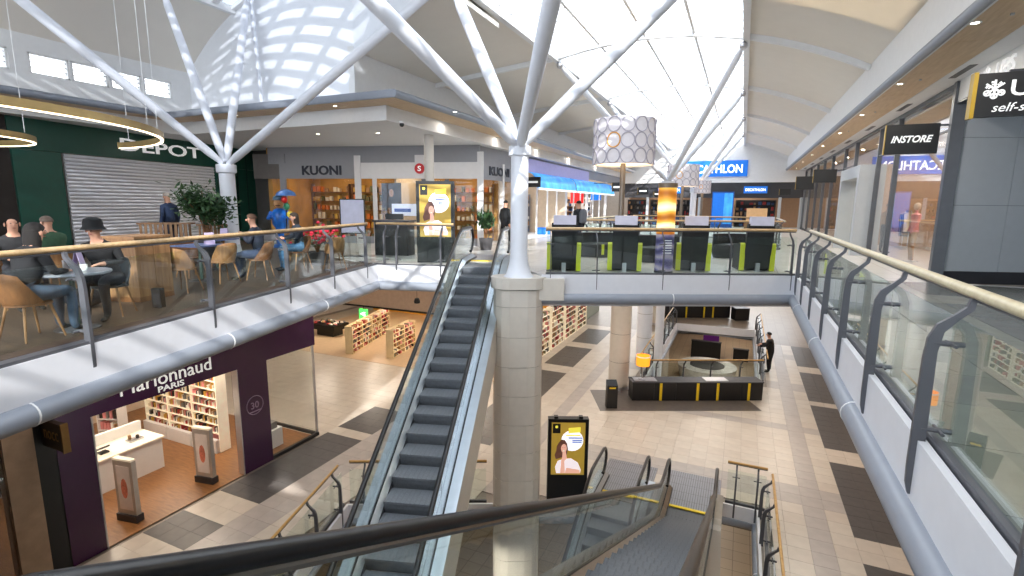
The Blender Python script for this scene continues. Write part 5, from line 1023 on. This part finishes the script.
shell_chair('oak shell chair behind the blue table', (-10.95, 7.25), radians(-90), OAKD); shell_chair('oak shell chair by the leafy plant', (-11.9, 7.65), radians(-10), OAKD)
shell_chair('oak shell chair near the notice board', P0(335, 262, 12.6), radians(60), OAK); shell_chair('oak shell chair by the red flowers', (-11.3, 10.5), radians(-50), OAK)
def partition(label, a, c, h=1.07, th=.3, slat=True):
    a, c = Vector((*a, FZ)), Vector((*c, FZ)); d = (c - a).normalized(); n = Vector((-d.y, d.x, 0)); L = (c - a).length
    t = thing('slatted_partition', label, 'partition', a, math.atan2(d.y, d.x)); B().box(0, L, -th / 2, th / 2, 0, .08).build('plinth', [OAKD], t, local=True); B().box(-.02, L + .02, -th / 2 - .02, th / 2 + .02, h - .04, h).build('top_rail', [OAK], t, local=True)
    if slat:
        n_ = int(L / .11)
        s0 = None
        for k in range(n_):
            for s in (-1, 1):
                x = .03 + k * (L - .06) / n_
                if s0 is None: s0 = B().box(0, .055, -.012, .012, .08, h - .04).build('slat', [OAK], t, local=True); s0.location = (x, s * th / 2, 0)
                else: inst(s0, t, loc=(x, s * th / 2, 0))
    else:
        n_ = max(1, int(L / .28))
        for k in range(n_): B().box(L * k / n_ + .003, L * (k + 1) / n_ - .003, -th / 2, th / 2, .08, h - .04).build('board', [OAK], t, local=True)
    return t
partition('solid oak partition box between the cafe tables', P0(122, 280, 8.3), P0(158, 280, 9.0), 1.07, .6, False)
partition('slatted oak partition in front of the roller shutter', (-13.9, 8.0), (-13.0, 8.75), 1.09); partition('slatted oak partition beneath the leafy plant', (-12.95, 8.95), (-12.4, 9.15), 1.05)
bx = thing('floor_box', 'small black box at the foot of the oak partition', 'box', (*P0(161, 300, 8.0), FZ), .4); B().box(-.07, .07, -.1, .0, 0, .3).build('case', [BLACK], bx, local=True); B().box(-.05, .05, -.102, -.1, .05, .22).build('grille', [DSTEEL], bx, local=True)
# cups, papers
for k, (dx, dy, m, lab) in enumerate(((.1, .1, WHITE, 'white coffee cup on the grey cafe table'), (-.12, .02, CHROME, 'steel pot on the grey cafe table'))):
    t = thing('coffee_cup' if k == 0 else 'coffee_pot', lab, 'cup' if k == 0 else 'pot', (T0[0] + dx, T0[1] + dy, FZ + .75)); B().lathe([(.025, 0), (.04, .03), (.042, .08 + .05 * k), (.038, .08 + .05 * k)], n=14).build('body', [m], t, local=True, smooth=True); B().tube([(.04, 0, .02), (.065, 0, .035), (.065, 0, .06), (.04, 0, .07)], .006, 6).build('handle', [m], t, local=True)
for k, (p_, lab) in enumerate(((T1, 'folded menu card on the blue table by the plant'), (T2, 'folded menu card on the blue table between the oak chairs'), ((T0[0] - .25, T0[1]), 'lilac menu card on the grey cafe table'))):
    t = thing('menu_card', lab, 'menu', (p_[0] + .05, p_[1] + .2, FZ + .75), .4 + k); MC = mat('menu_lilac', (.74, .68, .80), .6); B().extr([(-.09, -.05, 0), (.09, -.05, 0), (.09, 0, .24), (-.09, 0, .24)], (0, .004, 0)).build('page', [MC], t, local=True); B().extr([(-.09, .06, 0), (.09, .06, 0), (.09, .008, .24), (-.09, .008, .24)], (0, .004, 0)).build('page', [MC], t, local=True)
# plants
LEAF = [mat('leaf_dark', (.16, .27, .16), .5, var=.2), mat('leaf_mid', (.26, .38, .22), .5, var=.2)]
def leafy(label, loc, h, r, n, potr=.28, poth=.5, leafl=.16, upright=False, seed=3):
    rnd = random.Random(seed); t = thing('potted_plant', label, 'plant', loc); B().lathe([(potr * .75, 0), (potr, poth), (potr * .9, poth), (potr * .85, poth - .05)], n=20).build('pot', [mat('pot_grey', (.30, .29, .30), .6)], t, local=True, smooth=True); B().lathe([(potr * .86, poth - .06), (.02, poth - .05)], n=20).build('soil', [mat('soil', (.14, .10, .07), .9)], t, local=True)
    st = B(); lf = B(); tips = []
    for k in range(9 if not upright else 7):
        a = 2 * pi * k / 9 + rnd.uniform(-.3, .3); q = r * rnd.uniform(.2, .9); e = Vector((q * cos(a), q * sin(a), poth + h * rnd.uniform(.55, .95))); m_ = Vector((q * .3 * cos(a), q * .3 * sin(a), poth + (e.z - poth) * .55)); st.tube([(0, 0, poth - .06), m_, e], [.018, .012, .005], 6); tips.append((Vector((0, 0, poth)), m_, e))
    for i in range(n):
        b0, m_, e = rnd.choice(tips); u = rnd.uniform(.35, 1.0); c = m_.lerp(e, (u - .35) / .65) + Vector((rnd.gauss(0, r * .22), rnd.gauss(0, r * .22), rnd.gauss(0, r * .18)))
        d = Vector((rnd.gauss(0, 1), rnd.gauss(0, 1), rnd.gauss(.2, .5) + (1.2 if upright else 0))).normalized(); s = d.cross(Vector((rnd.gauss(0, .3), rnd.gauss(0, .3), 1))).normalized(); L = leafl * rnd.uniform(.7, 1.3); nn = d.cross(s)
        lf.cur = rnd.randrange(2); lf.add([c, c + d * L * .45 + s * L * .22 + nn * L * .05, c + d * L - nn * L * .1, c + d * L * .45 - s * L * .22 + nn * L * .05], [(0, 1, 2), (0, 2, 3)])
    st.build('stem', [OAKD], t, local=True); lf.cur = 1; stuff(lf.build('leaves', LEAF, t, local=True)); return t
pp0 = P0(205, 212, 12.9)
leafy('bushy leafy plant in front of the terrace steel column', (pp0[0], pp0[1], FZ), 1.35, .66, 1300, .3, .7, .17)
pq = Vector((*P0(486, 230, 18.3), 0)); leafy('slender potted plant beside the right agency window', (pq.x, pq.y, .013), 1.0, .34, 380, .26, .42, .2, True, 9)
pf = P0(318, 258, 13.6); t = leafy('red flowering plant in a low pot behind the terrace rail', (pf[0], pf[1], FZ), .5, .45, 150, .3, .35, .1, False, 12)
fb = B(); rnd = random.Random(8)
for k in range(60): fb.ball((rnd.gauss(0, .3), rnd.gauss(0, .2), .75 + rnd.gauss(0, .12)), .05, .05, .04, 6, 4)
stuff(fb.build('blossoms', [mat('blossom_red', (.82, .16, .26), .6, var=.3)], t, local=True))
# ================================================================ PEOPLE
SKIN = mat('skin', (.80, .60, .50), .6, var=.04)
def cloth(n, c): return mat('cloth_' + n, c, .85, var=.15, scale=14)
def person(label, loc, rz, pose='sit', top=(.1, .1, .1), legs=(.15, .17, .22), hair=(.2, .15, .1), hairstyle='short', seat=.46, name='c', skin=SKIN, arms=None, lean=0.0, head_turn=0.0, scale=1.0, hat=None, bulk=1.12):
    t = thing('person', label, 'person', loc, rz); t.matrix_basis = t.matrix_basis @ Matrix.Scale(scale, 4)
    V = []; E_ = []; Rr = []; Lb = []
    def add(p, r, par=None, lab=0):
        V.append(Vector(p)); Rr.append(r); Lb.append(lab); i = len(V) - 1
        if par is not None: E_.append((par, i))
        return i
    # labels: 0 top, 1 legs, 2 skin, 3 shoes
    hz = seat + .10 if pose == 'sit' else .94
    pel = add((0, 0, hz), (.155, .125), None, 1); up_ = Vector((0, sin(lean), cos(lean)))
    B0 = Vector((0, 0, hz)); w_ = add(B0 + up_ * .14, (.145, .11), pel, 0); ch = add(B0 + up_ * .34, (.175, .125), w_, 0); sh_ = add(B0 + up_ * .47, (.15, .10), ch, 0)
    nk = add(B0 + up_ * .56 + Vector((0, .01, 0)), (.055, .06), sh_, 2); H = B0 + up_ * .63 + Vector((0, .03, .0)); hb = add(H, (.065, .075), nk, 2); hm = add(H + Vector((0, .012, .085)), (.075, .094), hb, 2); ht = add(H + Vector((0, -.0, .17)), (.055, .07), hm, 2)
    for s in (-1, 1):
        sp = B0 + up_ * .46 + Vector((s * .185, 0, 0)); a0 = add(sp, .062, sh_, 0)
        if arms == 'table': el, wr = B0 + up_ * .24 + Vector((s * .27, .10, 0)), B0 + Vector((s * .14, .36, .22))
        elif arms == 'phone': el, wr = B0 + up_ * .22 + Vector((s * .26, .08, 0)), B0 + Vector((s * .07, .30, .38))
        elif arms == 'rail': el, wr = B0 + up_ * .26 + Vector((s * .25, .12, 0)), B0 + Vector((s * .18, .38, .22))
        else: el, wr = B0 + up_ * .2 + Vector((s * .25, -.03, 0)), B0 + Vector((s * .26, .06, -.05))
        a1 = add(el, .046, a0, 0); a2 = add(wr, .034, a1, 0); d = (wr - el).normalized(); pa = add(wr + d * .06, (.036, .022), a2, 2)
        q = d.cross(Vector((0, 0, 1))).normalized(); dn_ = Vector((0, 0, -1))
        for f, fl in ((-.026, .065), (-.009, .078), (.009, .072), (.026, .056)):
            f1 = add(wr + d * .10 + q * f, .0095, pa, 2); f2 = add(wr + d * (.10 + fl * .55) + q * f + dn_ * .006, .009, f1, 2); add(wr + d * (.10 + fl) + q * f + dn_ * .02, .0075, f2, 2)
        th = add(wr + d * .05 - q * s * .035 + dn_ * .01, .0105, pa, 2); add(wr + d * .09 - q * s * .05 + dn_ * .02, .009, th, 2)
        hp = add((s * .10, .0, hz - .03), .105, pel, 1)
        if pose == 'sit':
            kn = add((s * .12, .43, hz - .02), .068, hp, 1); an = add((s * .12, .40 , .09), .042, kn, 1)
        elif pose == 'walk':
            kn = add((s * .10, .06 + s * .14, .50), .066, hp, 1); an = add((s * .10, s * .24 - .02, .10), .042, kn, 1)
        else:
            kn = add((s * .11, .02, .50), .066, hp, 1); an = add((s * .12, -.01, .10), .042, kn, 1)
        fo = V[an] + Vector((0, .05, -.06)); f1 = add(fo, .038, an, 3); add(fo + Vector((0, .13, -.005)), .032, f1, 3)
    me = bpy.data.meshes.new('skel'); me.from_pydata([tuple(v) for v in V], E_, []); o = bpy.data.objects.new('tmp_body', me); COL.objects.link(o)
    sk = o.modifiers.new('skin', 'SKIN'); sk.use_smooth_shade = True; sb = o.modifiers.new('sub', 'SUBSURF'); sb.levels = 1; sb.render_levels = 1
    if not me.skin_vertices: bpy.context.view_layer.objects.active = o
    sv = me.skin_vertices[0].data
    for i, r in enumerate(Rr):
        r = r if isinstance(r, tuple) else (r, r); kq_ = bulk if Lb[i] in (0, 1) else 1.0; sv[i].radius = (r[0] * kq_, r[1] * kq_)
    for v in sv: v.use_root = False
    sv[0].use_root = True
    bm_ = bpy.data.meshes.new_from_object(o.evaluated_get(bpy.context.evaluated_depsgraph_get())); bpy.data.objects.remove(o); bpy.data.meshes.remove(me)
    bm_.materials.clear()
    for m in (cloth('top_' + name, top), cloth('legs_' + name, legs), skin, mat('shoe_dark', (.10, .09, .09), .5)): bm_.materials.append(m)
    def near_lab(c):
        best = 9; lb = 0
        for a, b in E_:
            p, q = V[a], V[b]; d = q - p; u = max(0, min(1, (c - p).dot(d) / max(1e-9, d.length_squared))); ds = (p + d * u - c).length
            if ds < best: best = ds; lb = Lb[b] if u > .35 else Lb[a]
        return lb
    for p in bm_.polygons: p.material_index = near_lab(p.center); p.use_smooth = True
    bo = bpy.data.objects.new('body', bm_); COL.objects.link(bo); bo.parent = t
    hc = H + Vector((0, .01, .09)); hm_ = cloth('hair_' + name, hair)
    # face: nose, eyes, mouth, ears
    B().ball(hc + Vector((0, .098, -.015)), .014, .022, .022, 6, 4).build('nose', [skin], t, local=True, smooth=True)
    for s in (-1, 1): B().ball(hc + Vector((s * .085, 0, -.01)), .012, .025, .033, 6, 4).build('ear', [skin], t, local=True, smooth=True)
    for s in (-1, 1): B().ball(hc + Vector((s * .032, .087, .012)), .011, .008, .007, 6, 4).build('eye', [mat('eye_dark', (.08, .06, .05), .4)], t, local=True)
    B().ball(hc + Vector((0, .088, -.06)), .024, .008, .006, 8, 4).build('mouth', [mat('lips', (.62, .32, .30), .6)], t, local=True)
    if hairstyle != 'bald':
        b = B(); n, m = 14, 7; rows = []
        for i in range(m + 1):
            th = (pi * .52 if hairstyle == 'short' else pi * .62) * i / m; r_ = []
            for k in range(n + 1):
                a = 2 * pi * k / n; fr = max(0, sin(a)); th2 = th * (1 - .42 * fr); r_.append(hc + Vector((.094 * sin(th2) * cos(a), -.008 + .108 * sin(th2) * sin(a), .02 + .098 * cos(th2))))
            rows.append(r_)
        b.grid(rows); b.build('hair', [hm_], t, local=True, smooth=True)
        if hairstyle == 'long': B().lathe([(.02, .06), (.095, .02), (.105, -.12), (.09, -.2), (.02, -.22)], hc + Vector((0, -.045, -.0)), 14, 1, .75).build('hair_length', [hm_], t, local=True, smooth=True)
    if hat: 
        B().lathe([(.15, .0), (.118, .045), (.114, .10), (.10, .145), (.05, .165), (.01, .168)], hc + Vector((0, 0, .0)), 18).build('hat', [cloth('hat_' + name, hat)], t, local=True, smooth=True)
    # collar and hem as clothing child
    B().lathe([(.075, -.02), (.068, .03), (.062, .03), (.07, -.02)], B0 + up_ * .53, 14, caps=False).build('collar', [cloth('top_' + name, top)], t, local=True, smooth=True)
    return t
def face(a, b): return math.atan2(b[1] - a[1], b[0] - a[0]) - pi / 2
pos = dict(p1=P0(20, 262, 5.95), bald=P0(10, 222, 7.7), green=P0(48, 222, 8.8), cap=P0(106, 250, 7.3), stand=(-15.0, 9.45), dark=P0(260, 250, 10.9), par=P0(300, 250, 12.6))
shell_chair('dark chair under the person in black at the grey table', pos['p1'], face(pos['p1'], T0), OAKD)
person('seated person in a black jacket and blue jeans at the near cafe table', (*pos['p1'], FZ), face(pos['p1'], T0), 'sit', (.09, .09, .10), (.28, .34, .42), (.10, .08, .07), 'long', name='a', arms='table', lean=.25)
shell_chair('oak chair under the bald man', pos['bald'], face(pos['bald'], T0), OAK); person('bald man seated at the grey cafe table facing the camera', (*pos['bald'], FZ), face(pos['bald'], T0), 'sit', (.14, .14, .15), (.2, .2, .22), hairstyle='bald', name='b', arms='table', lean=.08)
shell_chair('oak chair under the man in the green sweater', pos['green'], radians(100), OAK); person('man in a green sweater seated with his back to the rail', (*pos['green'], FZ), radians(105), 'sit', (.20, .32, .23), (.2, .2, .25), (.42, .36, .32), 'short', name='g', arms='table', scale=.98, bulk=1.4)
shell_chair('grey upholstered chair under the person in the black hat', pos['cap'], face(pos['cap'], T0), SEATG, OAK, SEATG); cp = person('person in a black bucket hat and striped black jacket leaning over the table', (*pos['cap'], FZ), face(pos['cap'], T0), 'sit', (.07, .07, .08), (.12, .12, .14), (.1, .08, .07), 'short', name='h', arms='table', lean=.35, hat=(.05, .05, .055))
for k in range(3): B().tube([(.235 + .0, .02 + k * .012 - .02, .98 - k * .008), (.285, .14 + k * .012 - .02, .80)], .004, 5).build('sleeve_stripe', [WHITE], cp, local=True)
person('man in a dark blue puffer jacket standing before the shutter', (*pos['stand'], FZ), radians(100), 'stand', (.13, .19, .30), (.12, .13, .18), (.62, .58, .54), 'short', name='s', scale=1.06)
shell_chair('oak chair under the brown-haired person in navy', pos['dark'], radians(120), OAKD); person('brown-haired person in navy seated by the terrace rail', (*pos['dark'], FZ), radians(120), 'sit', (.13, .16, .22), (.2, .25, .36), (.34, .24, .18), 'short', name='d', arms='phone', lean=.15)
shell_chair('oak chair under the person in dark clothes by the flowers', pos['par'], radians(160), OAKD); person('person in dark clothes and blue jeans seated beside the red flowers', (*pos['par'], FZ), radians(150), 'sit', (.15, .18, .22), (.22, .38, .52), (.18, .14, .11), 'long', name='q', arms='table', lean=.1)
b1 = atz(578, 253, 0); bp = person('walking man with a grey backpack beyond the bridge seats', (b1.x, b1.y, .013), radians(60), 'walk', (.12, .13, .15), (.13, .15, .20), (.15, .12, .1), 'short', name='w')
bg = B().lathe([(.08, -.24), (.15, -.2), (.16, .1), (.11, .22), (.03, .25)], (0, -.2, 1.25), 14, 1, .6).build('backpack', [mat('backpack_grey', (.38, .39, .42), .8)], bp, local=True, smooth=True)
b2_ = atz(505, 246, 0); person('person in black half hidden behind the white steel column', (b2_.x, b2_.y, .013), radians(-20), 'walk', (.07, .08, .10), (.1, .1, .12), (.12, .1, .08), 'short', name='k')
b3_ = atz(767, 372, L1); person('man in a black suit leaning on the rail of the lower opening', (1.62, b3_.y, L1), radians(80), 'stand', (.06, .06, .07), (.07, .07, .08), (.12, .1, .09), 'short', name='m', arms='rail', lean=.12, scale=1.08, bulk=1.55)
# statue with umbrella and balloons
sp = aty(279, 205, 13.6); stt = thing('painted_statue', 'painted statue of a capped man in blue with an umbrella and balloons', 'statue', (sp.x, 13.6, FZ), radians(35)); SB = mat('statue_blue', (.15, .45, .82), .3, var=.3, scale=5); SK2 = mat('statue_skin', (.88, .66, .46), .4)
B().lathe([(.3, 0), (.3, .1), (.16, .14), (.17, .7), (.26, .85), (.3, 1.2), (.2, 1.36), (.08, 1.42)], n=20, sx=1, sy=.8).build('body', [SB], stt, local=True, smooth=True); B().ball((0, -.02, 1.6), .17, .17, .2, 14, 8).build('head', [SK2], stt, local=True, smooth=True); B().ball((0, -.2, 1.58), .045).build('nose', [SK2], stt, local=True, smooth=True); B().ball((0, -.17, 1.51), .09, .04, .03).build('moustache', [OAKD], stt, local=True, smooth=True)
B().lathe([(.26, 1.7), (.2, 1.72), (.19, 1.8), (.12, 1.86), (.01, 1.87)], n=18).build('cap', [mat('statue_cap', (.35, .50, .62), .4)], stt, local=True, smooth=True)
for s in (-1, 1): B().tube([(s * .26, 0, 1.28), (s * .36, -.08, 1.05), (s * .2, -.25, 1.1)], [.085, .075, .055], 10).build('arm', [SB], stt, local=True, smooth=True)
B().tube([(.26, -.22, .6), (.3, -.2, 2.0)], .02, 8).build('umbrella_pole', [BLACK], stt, local=True); B().lathe([(.36, 1.86), (.3, 1.98), (.15, 2.07), (.01, 2.1)], (.3, -.2, 0), 10).build('umbrella', [mat('umbrella_print', (.30, .48, .75), .4, var=.5, scale=4)], stt, local=True, smooth=True)
for k, (x, z, c) in enumerate(((.26, 1.72, (.85, .15, .12)), (.33, 1.48, (.2, .6, .45)), (.42, 1.2, (.88, .80, .3)))): B().ball((x, -.3, z), .11, .11, .13).build('balloon', [mat('balloon_%d' % k, c, .3)], stt, local=True, smooth=True)
# shop-window mannequins
def mannequin(label, x, y, top, legs):
    t = thing('mannequin', label, 'mannequin', (x, y, .014), radians(90)); MM = mat('mannequin_skin', (.82, .72, .64), .4)
    B().lathe([(.13, .85), (.15, .95), (.11, 1.12), (.16, 1.32), (.17, 1.42), (.05, 1.48), (.045, 1.55)], n=16, sx=1.1, sy=.75).build('torso', [top], t, local=True, smooth=True); B().ball((0, 0, 1.66), .08, .1, .12).build('head', [MM], t, local=True, smooth=True)
    for s in (-1, 1): B().tube([(s * .08, 0, .9), (s * .1, .03, .48), (s * .1, 0, .04)], [.085, .06, .04], 10).build('leg', [legs], t, local=True, smooth=True); B().tube([(s * .17, 0, 1.4), (s * .25, .02, 1.12), (s * .24, .1, .9)], [.05, .04, .03], 8).build('arm', [top], t, local=True, smooth=True)
    B().lathe([(.2, 0), (.2, .02), (.02, .03)], n=16).build('stand', [CHROME], t, local=True)
for k, (y, x, a, b, lab) in enumerate(((15.4, 4.9, 'white', 'white', 'pale dressed mannequin in the first right shop window'), (16.8, 5.2, 'cream', 'grey', 'cream dressed mannequin behind the first right window'), (19.3, 4.8, 'pink', 'tan', 'pink dressed mannequin before the entrance portal'), (25.7, 4.8, 'dark', 'blue', 'dark dressed mannequin beyond the entrance portal'), (29, 4.8, 'tan', 'dark', 'tan dressed mannequin in the second right shop'))): mannequin(lab, x, y, PAL[a], PAL[b])

bk = P0(84, 300, 7.9); t = thing('backpack', 'dark grey backpack lying on the terrace floor behind the rail', 'bag', (bk[0], bk[1], FZ), .5); BGM = mat('bag_dark', (.13, .13, .15), .85, var=.3, scale=9)
B().ball((0, 0, .15), .28, .2, .15, 14, 8).build('body', [BGM], t, local=True, smooth=True); B().ball((.1, -.14, .14), .15, .1, .11, 10, 6).build('pocket', [BGM], t, local=True, smooth=True); B().tube([(-.2, -.1, .2), (-.1, -.25, .26), (.12, -.24, .27), (.22, -.1, .2)], .018, 6).build('strap', [BLACK], t, local=True, smooth=True)
# clothes rails in the right shop, shopper at the portal
def clothes_rail(label, x, y, rz, cols, seed):
    rnd = random.Random(seed); t = thing('clothes_rail', label, 'clothes rail', (x, y, .014), rz)
    B().tube([(-.6, 0, 1.5), (.6, 0, 1.5)], .015, 8).build('bar', [CHROME], t, local=True)
    for s in (-1, 1): B().tube([(s * .6, 0, 0), (s * .6, 0, 1.5)], .015, 8).build('upright', [CHROME], t, local=True); B().box(s * .6 - .02, s * .6 + .02, -.25, .25, 0, .03).build('foot', [CHROME], t, local=True)
    for k in range(11):
        xx = -.5 + k * .1; h = rnd.uniform(.65, 1.0); B().extr([(xx, -.2, 1.38), (xx, 0, 1.46), (xx, .2, 1.38), (xx, .17, 1.42 - h), (xx, -.17, 1.42 - h)], (.05, 0, 0)).build('garment', [PAL[cols[rnd.randrange(len(cols))]]], t, local=True)
clothes_rail('rail of pale garments behind the first right window', 6.2, 16.2, radians(75), ('white', 'cream', 'pink', 'grey'), 1)
clothes_rail('rail of dark garments deeper in the first right shop', 7.4, 18.6, radians(80), ('dark', 'blue', 'tan', 'red'), 2)
clothes_rail('rail of tan garments beyond the entrance portal', 6.0, 25.2, radians(85), ('tan', 'cream', 'olive', 'dark'), 3)
person('shopper in dark trousers standing inside the entrance portal', (4.7, 22.3, .014), radians(-60), 'stand', (.62, .48, .36), (.14, .16, .22), (.3, .2, .14), 'short', name='p')
